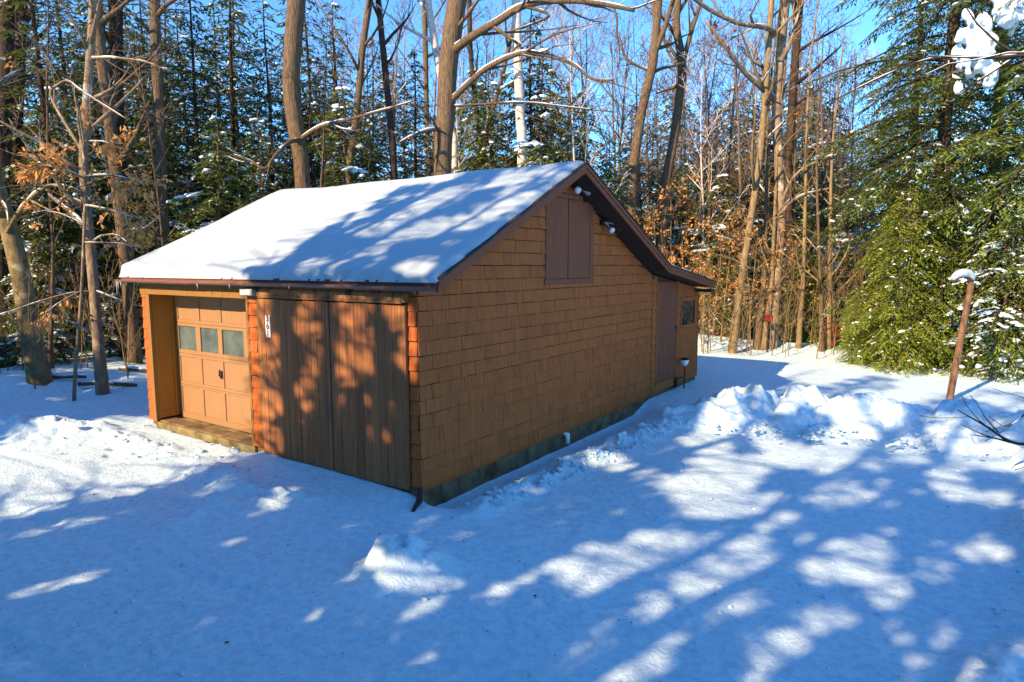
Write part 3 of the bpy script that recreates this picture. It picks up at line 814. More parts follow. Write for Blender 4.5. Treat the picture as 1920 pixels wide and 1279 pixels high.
def perp(d, rng):
    a = V(rng.normal(0, 1, 3)); a = a - d * a.dot(d)
    return a.normalized() if a.length > 1e-6 else V((1, 0, 0))
class Grow:
    def __init__(self, seed, nchild, ratio=(.5, .55, .6), wob=.12, trop=.10, ang=(.5, 1.05), snow=.35, minr=.004, leaves=0, snow_min=.012, twigthick=1.0):
        self.rng = np.random.default_rng(seed); self.w = MB(); self.s = MB(); self.nc = nchild; self.ratio = ratio; self.wob = wob
        self.trop = trop; self.ang = ang; self.snow = snow; self.minr = minr; self.leaves = leaves; self.LP = []; self.sm = snow_min; self.tt = twigthick
    def limb(self, p, d, Ln, r, lev):
        rng = self.rng; n = 6 if lev == 0 else 4 if lev < 3 else 3
        pts = [V(p)]; d = V(d).normalized(); st = Ln / n
        for i in range(n):
            d = (d + V(rng.normal(0, self.wob, 3)) + V((0, 0, self.trop * (1 if lev < 2 else .5)))).normalized()
            pts.append(pts[-1] + d * st)
        rads = [max(self.minr * self.tt, r * (1 - .82 * i / n)) for i in range(n + 1)]
        self.path(pts, rads, lev)
    def path(self, pts, rads, lev, kids=None, t0=.25, sides=None, snow=None, fixed_len=None):
        rng = self.rng; n = len(pts) - 1
        sides = sides or (8 if rads[0] > .09 else 6 if rads[0] > .045 else 4 if rads[0] > .02 else 3)
        self.w.tube(pts, rads, sides, cap=rads[0] > .03)
        sv = self.snow if snow is None else snow
        if rads[0] > self.sm and rng.random() < sv * (2 if lev < 2 else 1):
            i = 0
            run = []
            for i in range(n + 1):
                q = pts[min(i + 1, n)] - pts[max(i - 1, 0)]
                ok = abs(q.z) < .72 * q.length and rng.random() < (.60 + sv * .28)
                if ok: run.append(i)
                if (not ok or i == n) and len(run) > 1:
                    k = [max(.010, rads[j] * .60) * rng.uniform(.5, 1.35) for j in run]; k[0] *= .4; k[-1] *= .4
                    self.s.tube([pts[j] + V((0, 0, rads[j] * .72 + k[a] * .25)) for a, j in enumerate(run)], k, 5)
                if not ok: run = []
        if lev >= len(self.nc) and kids is None:
            if self.leaves and rng.random() < self.leaves:
                for i in range(1, n + 1):
                    for _ in range(4): self.LP.append((pts[i] + V(rng.normal(0, .05, 3)), (pts[i] - pts[i - 1]).normalized()))
            return
        nk = kids if kids is not None else self.nc[lev]
        tot = fixed_len or sum((pts[i + 1] - pts[i]).length for i in range(n))
        for k in range(nk):
            t = t0 + (1 - t0) * (k + rng.random()) / nk; t = min(.999, t)
            i = int(t * n); f = t * n - i
            p = pts[i].lerp(pts[i + 1], f); dd = (pts[i + 1] - pts[i]).normalized(); r = rads[i] + (rads[i + 1] - rads[i]) * f
            a = rng.uniform(*self.ang); c = dd * math.cos(a) + perp(dd, rng) * math.sin(a)
            rt = self.ratio[min(lev, len(self.ratio) - 1)]
            self.limb(p, c, tot * rt * rng.uniform(.6, 1.1) * (1.15 - .6 * t), max(self.minr * self.tt, min(r * .75, r * rng.uniform(.42, .7))), lev + 1)
    def build(self, name, barkm, leafm=None, leaf=(.085, .045), **kw):
        root = empty(name, **kw)
        self.w.build('trunk', M[barkm], root, smooth=True)
        if self.s.v: tag(self.s.build('snow', M['snow_bough'], root, smooth=True), kind='stuff')
        if self.LP and leafm:
            rng = self.rng; P = np.array([p[:] for p, _ in self.LP]); Dr = np.array([d[:] for _, d in self.LP]) + rng.normal(0, .5, (len(P), 3)) - np.array([0, 0, .35])
            Dr /= np.linalg.norm(Dr, axis=1)[:, None]; Nn = np.array([0, 0, 1.]) + rng.normal(0, .6, (len(P), 3))
            v, f = cards(P, Dr, Nn, leaf[0] * rng.uniform(.7, 1.4, len(P)), leaf[1] * rng.uniform(.7, 1.4, len(P)))
            np_mesh('leaves', v, f, M[leafm], root, tint=rng.random(len(P)))
        return root

def gpt(px, depth, dz=0.0):
    """ground point seen in direction px at that distance"""
    p = at(px, 640, depth); return V((p.x, p.y, gz(p.x, p.y) + dz))

def measured_tree(name, label, cat, pxs, depth, w0, w1, barkm, seed, kids=10, nchild=(5, 5, 4), limbs=(), snow=.35, t0=.35, leafm=None, leaves=0, ext=3.0, group=None, ratio=(.22, .5, .55), leaf=(.085, .045), ang=(.5, 1.05), forks=(), base=True, twig=.006, wob=.14, trop=.10):
    """a tree whose stem follows measured points; limbs are measured too"""
    ds = depth if isinstance(depth, (list, tuple)) else [depth] * len(pxs)
    pts = [at(x, y, d) for (x, y), d in zip(pxs, ds)]
    if base:
        b = pts[0]; g = gz(b.x, b.y)
        pts[0] = V((b.x, b.y, b.z))
        if b.z > g + .3: pts = [V((b.x - (pts[1].x - b.x) * .2, b.y - (pts[1].y - b.y) * .2, g - .3))] + pts
        else: pts[0] = V((b.x, b.y, min(b.z, g) - .25))
    d = (pts[-1] - pts[-2]).normalized()
    if ext: pts = pts + [pts[-1] + d * ext * .5, pts[-1] + (d + V((.03, .05, 0))) * ext]
    o = pts[0].copy()
    n = len(pts)
    r0, r1 = w0 / FPX * ds[0] / 2, w1 / FPX * ds[-1] / 2
    # resample smoothly
    fine = []; rad = []
    for i in range(n - 1):
        a = pts[max(i - 1, 0)]; b = pts[i]; c = pts[i + 1]; e = pts[min(i + 2, n - 1)]
        for k in range(4):
            t = k / 4
            fine.append((b * 2 + (c - a) * t + (a * 2 - b * 5 + c * 4 - e) * t * t + (b * 3 - a - c * 3 + e) * t ** 3) * .5)
    fine.append(pts[-1])
    tot = len(fine) - 1
    for i in range(tot + 1):
        f = i / tot; rad.append((r0 + (r1 - r0) * f) * (1.0 + (.28 * (1 - f * 9) if f < .11 and base else 0)))
    g = Grow(seed, nchild, ratio=ratio, snow=snow, leaves=leaves, ang=ang, minr=twig, wob=wob, trop=trop)
    g.path([p - o for p in fine], rad, 0, kids=kids, t0=t0, snow=0)
    for (lp, w_a, w_b, kd) in limbs:
        q = [at(x, y, dd) - o for x, y, dd in lp]; m_ = len(q); qq = []
        for i in range(m_ - 1):
            a = q[max(i - 1, 0)]; b = q[i]; c = q[i + 1]; e = q[min(i + 2, m_ - 1)]
            for k in range(4):
                t = k / 4; qq.append((b * 2 + (c - a) * t + (a * 2 - b * 5 + c * 4 - e) * t * t + (b * 3 - a - c * 3 + e) * t ** 3) * .5)
        qq.append(q[-1]); dd0 = lp[0][2]
        rr = [(w_a + (w_b - w_a) * i / (len(qq) - 1)) / FPX * dd0 / 2 for i in range(len(qq))]
        g.path(qq, rr, 1, kids=kd, t0=.2, snow=1.0 if snow > .01 else 0)
    return g.build(name, barkm, leafm, leaf=leaf, loc=o, label=label, cat=cat, group=group)
# ------------------------------------------------------------------ where sunlight reaches snow, wall and roof (places in metres)
LIT_G = [[(2.51,-0.68),(2.41,0.13),(2.82,0.13),(2.65,0.56),(2.92,0.84),(3.24,0.41),(3.28,-0.32),(3.16,-0.78),(2.99,-1.27),(2.71,-0.91)],
  [(2.4,-1.03),(2.38,-0.67),(2.51,-0.72),(2.49,-1.03)],
  [(3.42,0.91),(3.42,0.79),(3.37,0.69),(3.29,0.66),(3.21,0.7),(3.17,0.81),(3.19,0.92),(3.26,1),(3.35,0.99)],
  [(2.3,2.19),(2.44,2.63),(2.99,1.92),(3.16,1.5),(2.98,1.37),(2.67,1.82)],
  [(2.4,2.96),(2.13,4.31),(3.15,4.28),(3.26,3.7),(3.29,2.74),(3.46,1.91),(3.31,1.54),(2.92,2.23)],
  [(3.52,1.79),(3.54,2.3),(3.73,2.91),(3.87,2.7),(3.75,2.11)],
  [(4.07,2.67),(4.09,3.29),(4.28,3.96),(4.57,3.55),(4.92,3.48),(4.94,3.09),(4.63,3.05),(4.36,2.59)],
  [(3.55,-1.12),(3.55,-0.46),(3.5,0.25),(3.62,0.75),(3.82,1.23),(4.09,0.72),(4.04,0.01),(3.83,-0.56),(3.7,-0.97)],
  [(4.24,0.98),(4.33,1.62),(4.68,1.61),(5,2),(5.08,1.67),(4.84,0.81),(4.69,0.52),(4.46,0.49)],
  [(4.95,0.63),(5.07,1.18),(5.27,0.98),(5.2,0.28),(5.05,0.34)],
  [(3.67,-1.42),(3.71,-1.11),(3.92,-0.82),(3.96,-0.99),(3.85,-1.25)],
  [(3.45,-2.25),(3.51,-1.83),(3.67,-1.46),(3.89,-1.52),(3.8,-1.75),(3.73,-2.06)],
  [(4.33,-1.18),(4.41,-0.77),(4.66,-0.5),(4.68,-0.72),(4.51,-1.1)],
  [(4.59,-0.4),(4.64,-0.06),(4.89,0.07),(4.9,-0.29),(4.76,-0.43)],
  [(5.57,1.45),(5.55,1.19),(5.52,1.03),(5.47,1.04),(5.42,1.22),(5.41,1.49),(5.44,1.74),(5.49,1.83),(5.54,1.71)],
  [(6.04,2.22),(6.01,1.95),(5.92,1.78),(5.84,1.76),(5.78,1.91),(5.78,2.18),(5.84,2.43),(5.94,2.55),(6.02,2.46)],
  [(5.2,5.52),(5.64,5.34),(5.77,4.19),(5.63,3.74),(5.44,4.35)],
  [(4.73,5.03),(4.72,4.82),(4.66,4.67),(4.58,4.66),(4.51,4.78),(4.49,4.98),(4.52,5.18),(4.6,5.27),(4.68,5.21)],
  [(4,-0.65),(4.04,-0.3),(4.21,-0.06),(4.23,-0.33),(4.12,-0.73)],
  [(6.12,4.19),(6.09,3.91),(6.03,3.74),(5.97,3.74),(5.93,3.92),(5.93,4.2),(5.98,4.46),(6.05,4.56),(6.11,4.45)],
  [(5.68,-0.57),(5.8,-0.28),(5.93,-0.35),(5.8,-0.62)],
  [(-6.87,-2.76),(-6.81,-2.37),(-7.32,-1.2),(-8.2,-0.2),(-7.14,0.2),(-3.52,0.07),(-3.13,-0.98),(-3.15,-2.06),(-3.37,-2.89),(-3.62,-3.66)],
  [(-2.92,-3.62),(-2.81,-3.1),(-2.48,-2.38),(-2.23,-2.32),(-2.37,-3.16),(-2.43,-3.77)],
  [(-1.51,-4.01),(-1.38,-3.54),(-1.35,-3.17),(-1.08,-3.33),(-1.16,-3.88)],
  [(-2.43,-1.68),(-2.61,-1.05),(-2.27,-0.95),(-1.93,-1.69)],
  [(-1.31,-1.79),(-1.38,-1.31),(-1.82,-0.5),(-1.34,-0.82),(-0.97,-1.45),(-0.99,-1.85)],
  [(-0.84,-2.27),(-0.84,-2.02),(-0.59,-2.18),(-0.64,-2.3)],
  [(0.91,-1.75),(0.68,-1.15),(0.91,-1.07),(1.35,-1.45),(1.86,-1.5),(1.92,-1.64),(1.48,-1.82)],
  [(0.43,-2.01),(0.47,-1.84),(0.59,-1.98)],
  [(1.27,-0.74),(1.24,-0.5),(1.39,-0.74)],
  [(-0.05,-1.3),(0,-1.07),(0.21,-1.3)],
  [(0.96,2.62),(1,3.17),(1.78,2.85),(1.9,2.48),(1.44,2.46)],
  [(0.95,9.01),(0.84,12.13),(0.84,13.26),(2.05,11),(1.74,8.79)],
  [(0.52,13.04),(1.45,16.02),(2.89,13.52),(2.03,11.72)],
  [(2.3,11.63),(2.77,13.44),(3.16,12.49),(2.78,11.06)],
  [(3.68,8.79),(3.78,11.33),(4.27,10.88),(4.32,9.22)],
  [(4.3,10.54),(4.62,11.9),(4.97,11.36),(4.87,10.24)],
  [(5.49,10.34),(5.77,13.1),(6.07,12.49),(5.86,10.28)],
  [(6.07,12.49),(6.45,12.01),(6.95,11.02),(6.89,10.11),(6.4,10.65)],
  [(-1.87,15.63),(1.35,16.54),(4.45,14.58),(7.35,15.34),(7.53,17.79),(-2.94,18.7)],
  [(4.54,11.45),(4.88,13.38),(5.99,13.86),(5.25,12.09)],
  [(1.69,4.7),(1.31,6.19),(1.39,6.53),(2.13,4.58),(2.04,4.32)],
  [(1.89,5.3),(1.48,6.89),(1.81,6.53),(2.49,4.62),(2.24,4.45)],
  [(1.48,7.52),(1.67,8.34),(2.65,5.82),(2.39,5.64)],
  [(2.69,5.39),(2.6,6.53),(3.05,5.64),(3.61,4.13),(3.46,3.86),(3.06,4.81)],
  [(3.22,5.12),(3.31,5.81),(3.65,4.32),(3.52,4.23)],
  [(3.65,4.84),(3.76,6.12),(3.92,7.17),(4.04,8.94),(4.37,6.99),(4.22,5.23),(4.16,3.89),(3.8,4.26)],
  [(3.28,8.75),(3.33,9.98),(3.73,9.06),(3.81,7.89),(3.6,7.48)],
  [(4.45,8.62),(4.85,9.19),(4.9,7.35),(4.69,6.98)],
  [(4.82,6.02),(5.08,7.02),(5.11,5.49),(4.93,5.2)],
  [(5.37,7.22),(5.73,8.16),(5.96,6.42),(5.92,5.71),(5.7,5.4),(5.55,6.15)],
  [(6.12,6.54),(6.38,7.28),(6.51,6.45),(6.41,5.67),(6.13,5.54)],
  [(2.75,7.46),(2.89,9.17),(3.26,7.81),(3.08,6.85)],
  [(1.76,8.04),(1.78,9.15),(2.22,8.36),(2.24,7.11)]]
LIT_W = [[(-7.07,2.59),(-3.48,2.55),(-3.02,2.36),(-3.11,2.11),(-2.88,1.64),(-3.04,1.21),(-3.27,-0.09),(-7.15,-0.21)],
  [(-2.34,2.06),(-1.97,2.31),(-1.73,2.17),(-1.77,1.33),(-2.02,1.39)],
  [(-1.59,1.35),(-1.43,1.96),(-0.99,2.2),(-0.75,1.78),(-0.92,1.41),(-1.35,1.3),(-1.47,1.06)],
  [(-2.08,1.38),(-1.85,1.32),(-1.79,1.41),(-1.9,1.55)],
  [(-3.13,1.86),(-2.88,1.64),(-2.55,1.74),(-2.51,1.34),(-3.04,1.21)],
  [(-2.48,0.94),(-2.15,1.22),(-1.92,1.08),(-2.2,0.5),(-2.44,0.54)],
  [(-1.64,0.96),(-1.46,1.21),(-1.42,0.91),(-1.59,0.81)],
  [(-0.49,2.36),(-0.16,2.33),(-0.16,2.16),(-0.45,2.15)],
  [(-0.95,0.6),(-0.64,0.72),(-0.55,0.51),(-0.85,0.47)],
  [(-0.17,1.89),(0.01,1.9),(0,1.5),(-0.18,1.55)],
  [(-1.4,2.4),(-0.88,2.41),(-0.79,2.24),(-1.31,2.11)],
  [(-2.92,0.98),(-2.53,1.1),(-2.49,0.78),(-2.95,0.64)],
  [(-3.17,0.36),(-2.83,0.41),(-2.86,-0.02),(-3.2,-0.03)]]
LIT_R = [[(-6.49,-0.54),(-7.8,4.12),(-2.15,3.77),(-1.84,3.09),(-3.33,3),(-3.6,2.45),(-3.39,1.76),(-3.29,0.77),(-2.89,0.07),(-4.04,-0.08),(-2.65,-0.46),(-4.86,-0.42)],
  [(-2.64,1.1),(-2.22,1.64),(-1.65,2.7),(-0.99,2.59),(-1.5,1.37),(-1.78,0.86)],
  [(-0.11,1.08),(-0.38,1.8),(0.22,2.18),(0.45,1.95),(0.22,1.38),(0.06,0.98)],
  [(-0.4,-0.02),(-0.24,0.25),(0.14,0.18),(0.3,-0.15),(-0.1,-0.19)],
  [(-1.81,0.37),(-1.38,0.6),(-0.92,0.35),(-1.42,0.13)],
  [(-0.89,2.89),(-0.24,3.02),(-0.2,2.65),(-0.89,2.46)],
  [(0.4,2.64),(0.51,2.92),(0.73,2.77),(0.75,2.28)],
  [(-2.18,-0.09),(-2.09,0.22),(-1.56,0.06),(-1.57,-0.3)],
  [(-1.85,1.04),(-0.99,1.07),(-0.43,1.36),(-0.08,1.16),(-0.54,0.79),(-1.24,0.67)]]

def in_poly(x, y, poly):
    c = np.zeros(x.shape, bool); n = len(poly)
    for i in range(n):
        (ax, ay), (bx, by_) = poly[i], poly[(i + 1) % n]
        if ay == by_: continue
        k = ((ay > y) != (by_ > y)) & (x < (bx - ax) * (y - ay) / (by_ - ay) + ax); c ^= k
    return c
def any_poly(x, y, polys, r):
    c = np.zeros(x.shape, bool)
    for p in polys:
        xs = [q[0] for q in p]; ys = [q[1] for q in p]
        k = (x > min(xs) - .3) & (x < max(xs) + .3) & (y > min(ys) - .3) & (y < max(ys) + .3)
        if not k.any(): continue
        kx, ky = x[k], y[k]; h = in_poly(kx, ky, p)
        for dx, dy in ((r, 0), (-r, 0), (0, r), (0, -r)): h |= in_poly(kx + dx, ky + dy, p)
        c[k] |= h
    return c
def leaf_allowed(P, loc):
    """gaps of the pine crowns: a spray stays unless it would shade a place that lies in the sun"""
    P = P + np.array(loc[:]); l = np.array(L[:])
    tw = -P[:, 1] / l[1]; hw = P + l * tw[:, None]
    wall = (hw[:, 0] > -W - .3) & (hw[:, 0] < .05) & (hw[:, 2] > -.15) & (hw[:, 2] < 2.62)
    t = (2.878 + .497 * P[:, 1] - P[:, 2]) / (l[2] - .497 * l[1]); hr = P + l * t[:, None]
    roof = (~wall) & (hr[:, 1] > -.3) & (hr[:, 1] < 3.55) & (hr[:, 0] > -7.5) & (hr[:, 0] < .5)
    tg = (-.1 - P[:, 2]) / l[2]; hg = P + l * tg[:, None]
    lit = np.zeros(len(P), bool)
    lit |= wall & any_poly(hw[:, 0], hw[:, 2], LIT_W, .15)
    lit |= roof & any_poly(hr[:, 0], hr[:, 1], LIT_R, .07)
    lit |= roof & (vnoise(hr[:, 0] * 5 + hr[:, 1] * 1.2, hr[:, 1] * 1.7) > .16)
    lit |= wall & (vnoise(hw[:, 0] * 5.5, hw[:, 2] * 3.0 + 9) > .27)
    g = ~(wall | roof)
    lit |= g & (hg[:, 0] > .3) & (hg[:, 1] > -3) & (vnoise(hg[:, 0] * 4.2, hg[:, 1] * 1.5 + 5) > .34)
    lit |= g & any_poly(hg[:, 0], hg[:, 1], LIT_G, .13)
    lit |= g & ((hg[:, 1] > 17.2) | ((hg[:, 0] < -8.2) & (hg[:, 1] > 2.5)) | ((hg[:, 0] > -7) & (hg[:, 0] < .2) & (hg[:, 1] > 9.5)))
    return ~lit

shade = [(-18.5, -9.5, 8), (-15.5, -11, 9.5), (-13.0, -13, 14.5), (-11.9, -11.2, 14.0), (-5.6, -13.8, 16), (-4.9, -11.4, 15), (-3.6, -13.6, 16), (-1.4, -11.5, 15), (.9, -13.4, 15.5), (3.2, -11.8, 14.5), (5.4, -13.6, 15), (7.8, -12.5, 13), (-12.2, -15.6, 17), (-5.5, -16.8, 18), (-4.8, -15.6, 17.5), (-.2, -15.6, 17)]  # pines out of view, crowns cut to cast the dappled shade
for i, (x, y, h) in enumerate(shade):
    conifer('pine_tree', 100 + i, h, 2.9, 1.0, 190, 'needles_green', 'bark_brown', .2, leaf=(.22, .14), droop=.16, dens=1.2, snow=0, shape='pine', gap=.1, dead=6, holes=leaf_allowed,
            parent_args=dict(loc=(x, y, gz(x, y)), label='tall pine on the far side of the drive shading the snow', cat='pine tree', group='pines across the drive'))

for i, (x, y, h) in enumerate(((-16.5, -4.6, 4.6), (-20.5, -4.2, 6.2), (-13.4, -5.6, 4.2), (-10.8, -6.8, 5.0), (-24.5, -3.6, 7.5))):  # unseen young pines, added to keep the left woods floor shaded
    conifer('young_pine', 140 + i, h, 1.9, .3, 90, 'needles_green', 'bark_brown', .07, leaf=(.20, .12), droop=.2, dens=1.1, snow=0, shape='hem', gap=.1, dead=2, holes=leaf_allowed,
            parent_args=dict(loc=(x, y, gz(x, y)), label='young pine beyond the left edge of the drive shading the woods floor', cat='pine tree', group='young pines left of the drive'))

# ------------------------------------------------------------------ evergreens
def spread(proto, places, label, cat, group):
    for i, (px, d, s, rz) in enumerate(places):
        p = gpt(px, d, -.05)
        sc = (s * random.uniform(.9, 1.12), s * random.uniform(.9, 1.12), s)
        if i == 0: o = proto; o.location = p; o.rotation_euler = (0, 0, rz); o.scale = sc
        else: o = copy_tree(proto, p, rz, sc)
        o['label'] = label; o['category'] = cat; o['group'] = group
R6 = lambda: random.uniform(0, 6.28)
K = dict(leaf=(.24, .072), dens=1.3)
e1 = conifer('spruce_tree', 1, 15, 3.1, 1.0, 170, 'needles_dark', 'bark_dark', .17, snow=50, snow_size=.3, snow_cov=.05, gap=.5, dead=14, **K)
spread(e1, [(a, b, s, R6()) for a, b, s in ((-55, 21, .95), (60, 27, 1.0), (255, 26, 1.1), (395, 24, .9), (470, 31, 1.1), (520, 25, .85), (640, 29, .95), (150, 31, 1.2), (10, 33, 1.2), (330, 37, 1.3), (575, 38, 1.15), (-30, 27, 1.1), (230, 38, 1.3), (430, 39, 1.2))], 'dark snow flecked spruce in the thick stand left of the garage', 'spruce', 'dark spruces left of the garage')
e2 = conifer('hemlock_tree', 2, 13.5, 3.4, .8, 165, 'needles_green', 'bark_brown', .16, snow=60, snow_size=.32, snow_cov=.06, droop=.45, gap=.5, shape='hem', dead=8, **K)
spread(e2, [(a, b, s, R6()) for a, b, s in ((315, 22.5, .62), (425, 20.5, .56), (135, 24, .7), (370, 27.5, .98), (180, 32, 1.05), (500, 23, .6), (285, 30, 1.0), (90, 22.5, .5), (610, 27, .8))], 'green hemlock carrying snow pads at the forest edge left of the roof', 'hemlock', 'green hemlocks left of the roof')
e3 = conifer('slim_spruce', 3, 16, 2.3, 3.4, 120, 'needles_dark', 'bark_dark', .16, snow=26, snow_size=.24, snow_cov=.03, gap=.6, dead=34, **K)
spread(e3, [(a, b, s, R6()) for a, b, s in ((20, 24, 1.0), (110, 20.5, .95), (205, 29, 1.0), (285, 33, 1.05), (345, 30, .95), (440, 26, 1.0), (560, 34, 1.1), (610, 25, .9))], 'slim dark spruce with bare lower stem deep in the left woods', 'spruce', 'slim bare stemmed spruces')
for i, (a, b, s, hh) in enumerate(((745, 30, .9, 0), (790, 25, .72, 0), (895, 31, .9, 0), (1065, 30, .74, 0), (1135, 27, .55, 0), (690, 27, .72, 0), (925, 26, .66, 0), (715, 36, 1.0, 0), (850, 37, .95, 0), (1030, 36, .9, 0), (1015, 24, .80, 0), (1085, 25.5, .72, 0), (920, 25, .78, 0), (1140, 26, .6, 0), (660, 24, .7, 0))):
    o = copy_tree(e1 if i in (1, 3, 7) else e2, gpt(a, b), R6(), (s, s, s)); o.name = 'evergreen_tree'
    tag(o, 'evergreen rising behind the garage roof among bare trunks', 'evergreen', 'evergreens behind the roof')
e4 = conifer('cedar_tree', 4, 12.5, 2.5, .8, 140, 'needles_brown', 'bark_brown', .15, snow=120, snow_size=.2, snow_cov=.06, gap=.4, dead=16, **K)
p = gpt(1000, 25); e4.location = p; e4.scale = (1, 1, 1.02); tag(e4, 'tall olive brown evergreen directly behind the white birch stem', 'evergreen')
for a, b, s, lb in ((1545, 33, .95, 'evergreen standing well back between the oak and the tall hemlocks'), (1650, 36, 1.0, 'evergreen standing well back behind the young bright hemlocks'), (1395, 28, .86, 'broad brownish evergreen with pointed top right of the garage'), (1475, 31, .72, 'lower brownish evergreen just right of the broad pointed one')):
    o = copy_tree(e4, gpt(a, b), R6(), (s * 1.15, s * 1.15, s)); o.name = 'evergreen_tree'; tag(o, lb, 'evergreen')
o = copy_tree(e1, gpt(1325, 36), 1.0, (.72, .72, .72)); o.name = 'evergreen_tree'; tag(o, 'small far evergreen between thin stems right of the roof peak', 'evergreen')
for i, (a, b, s) in enumerate(((1175, 44, .9), (1205, 52, 1.0), (1240, 46, .8), (1270, 58, 1.0), (1315, 50, .85), (1345, 44, .8), (1365, 55, 1.0), (1425, 46, .95), (1445, 58, 1.1), (1500, 48, .95), (1535, 56, 1.0), (1575, 46, .9), (1610, 52, 1.0), (1720, 45, 1.0), (1790, 40, .95), (1860, 44, 1.05), (1910, 36, .9))):
    o = copy_tree((e1, e3, e2)[i % 3], gpt(a, b), R6(), (s, s, s)); o.name = 'evergreen_tree'; tag(o, 'distant evergreen seen through the trunks right of the garage', 'evergreen', 'distant evergreens at the right')
o = copy_tree(e3, gpt(1290, 40), 2.0, (.7, .7, .62)); o.name = 'evergreen_tree'; tag(o, 'thin far evergreen against blue sky right of the roof peak', 'evergreen')
for a, b, s, lb in ((1345, 27, .50, 'round green hemlock behind the orange leaved beeches, nearest the lean-to'), (1440, 28.5, .62, 'green hemlock between the tan pole tree and the long limbed oak'), (1515, 27, .58, 'green hemlock just left of the blue cabin'), (1285, 31, .62, 'green hemlock showing over the lean-to roof'), (1655, 30, .8, 'large soft green hemlock rising right of the blue cabin')):
    o = copy_tree(e2, gpt(a, b), R6(), (s * 1.15, s * 1.15, s)); tag(o, lb, 'hemlock'); del o['group']
for i, (a, b, s) in enumerate(((1195, 34, .95), (1255, 38, 1.0), (1300, 35, .8), (1365, 36, .95), (1430, 35, .85), (1500, 34, .9), (1555, 38, 1.0), (1475, 40, 1.1), (1330, 42, 1.05))):
    o = copy_tree(e2 if i % 2 else e4, gpt(a, b), R6(), (s * 1.15, s * 1.15, s)); o.name = 'evergreen_tree'; tag(o, 'full evergreen among the bare stems behind the lean-to', 'evergreen', 'full evergreens behind the lean-to')
o = copy_tree(e2, gpt(1010, 21.5), 3.0, (.6, .6, .52)); o.name = 'evergreen_tree'; tag(o, 'short bright green evergreen with snow cap just above the ridge', 'evergreen')

# the big hemlocks at the right
h1 = conifer('tall_hemlock', 31, 20, 4.3, .9, 185, 'needles_green', 'bark_dark', .24, leaf=(.17, .042), dens=1.5, snow=300, snow_size=.13, snow_cov=.0, droop=.52, gap=.6, shape='hem', dead=46,
             parent_args=dict(loc=gpt(1748, 19.5), label='tallest hemlock at the right, leaning boughs reaching over the yard', cat='hemlock'))
for a, b, s, lb in ((1690, 25, .85, 'hemlock with pale sky behind it left of the tallest hemlock'), (1840, 21.5, 1.0, 'dark stemmed hemlock right of the tallest hemlock, behind the post'), (1925, 17.5, .9, 'snow loaded hemlock cut off by the right edge')):
    o = copy_tree(h1, gpt(a, b), R6(), (s, s, s)); o.name = 'tall_hemlock'; tag(o, lb, 'hemlock')
# heavy snow hung in the boughs
bl = Blobs(); rng = np.random.default_rng(77); o0 = h1.location
def hang(px, py, d, wpx, hpx, n):
    for i in range(n * 5):
        q = at(px + rng.normal(0, wpx * .25), py + rng.normal(0, hpx * .28), d + rng.normal(0, .18)) - o0; k = wpx / FPX * d * .60
        bl.add(q, k * rng.uniform(.14, .34), k * rng.uniform(.12, .26), k * rng.uniform(.2, .6), rng, az=R6(), rough=.3, tilt=rng.uniform(-.4, .4))
hang(1832, 92, 16.2, 66, 100, 16); hang(1800, 128, 16.2, 30, 40, 4); hang(1888, 22, 16.0, 60, 70, 10); hang(1850, 145, 16.2, 34, 40, 5)
hs = bl.build(h1, 'snow_clump')
rm = hs.modifiers.new('remesh', 'REMESH'); rm.mode = 'VOXEL'; rm.voxel_size = .045; rm.use_smooth_shade = True
sm_ = hs.modifiers.new('soften', 'SMOOTH'); sm_.factor = .6; sm_.iterations = 5
b1 = conifer('young_hemlock', 41, 5.2, 1.55, .3, 150, 'needles_bright', 'bark_brown', .06, leaf=(.10, .027), dens=1.8, snow=150, snow_size=.10, snow_cov=.0, droop=.5, gap=.4, shape='hem', dead=3,
             parent_args=dict(loc=gpt(1690, 18.2), label='bushy bright green young hemlock at the yard edge behind the snow bank', cat='young hemlock'))
for a, b, s, lb in ((1722, 19.0, 1.0, 'bright young hemlock just left of the leaning post'), (1684, 20.5, 1.1, 'bright young hemlock between the bushiest one and the one by the post'), (1606, 19.4, .46, 'lowest bright young hemlock at the left foot of the bushy one'), (1765, 21, 1.05, 'bright young hemlock showing just right of the post foot'), (1612, 22.6, .44, 'young hemlock partly hiding the red machine'), (1690, 26, 1.25, 'yellow green young hemlock right of the blue cabin'), (1515, 25, .9, 'sparse young hemlock between bare stems at the yard edge')):
    o = copy_tree(b1, gpt(a, b), R6(), (s, s, s)); o.name = 'young_hemlock'; tag(o, lb, 'young hemlock')
b2 = conifer('snowy_hemlock', 42, 4.4, 1.9, .25, 120, 'needles_green', 'bark_brown', .06, leaf=(.11, .036), dens=1.3, snow=260, snow_size=.13, snow_cov=.22, droop=.55, gap=.3, shape='hem', dead=6,
             parent_args=dict(loc=gpt(1880, 17.2), label='young hemlock weighed down with snow right of the leaning post', cat='young hemlock'))
o = copy_tree(b2, gpt(1800, 18.5), 2.0, (.8, .8, .8)); tag(o, 'low snow covered hemlock directly behind the leaning post', 'young hemlock')
o = copy_tree(b2, gpt(1945, 19.5), 4.0, (1.2, 1.2, 1.25)); tag(o, 'taller snow weighted hemlock at the right edge of the yard', 'young hemlock')
for i, (a, b, s) in enumerate(((75, 19, .8), (118, 23, .9), (15, 21, .9), (205, 21, .6), (300, 25, .8), (395, 22, .9))):
    o = copy_tree(b2, gpt(a, b), R6(), (s, s, s)); tag(o, 'low snow laden evergreen in the shade of the left woods', 'young hemlock', 'low evergreens in the left woods')

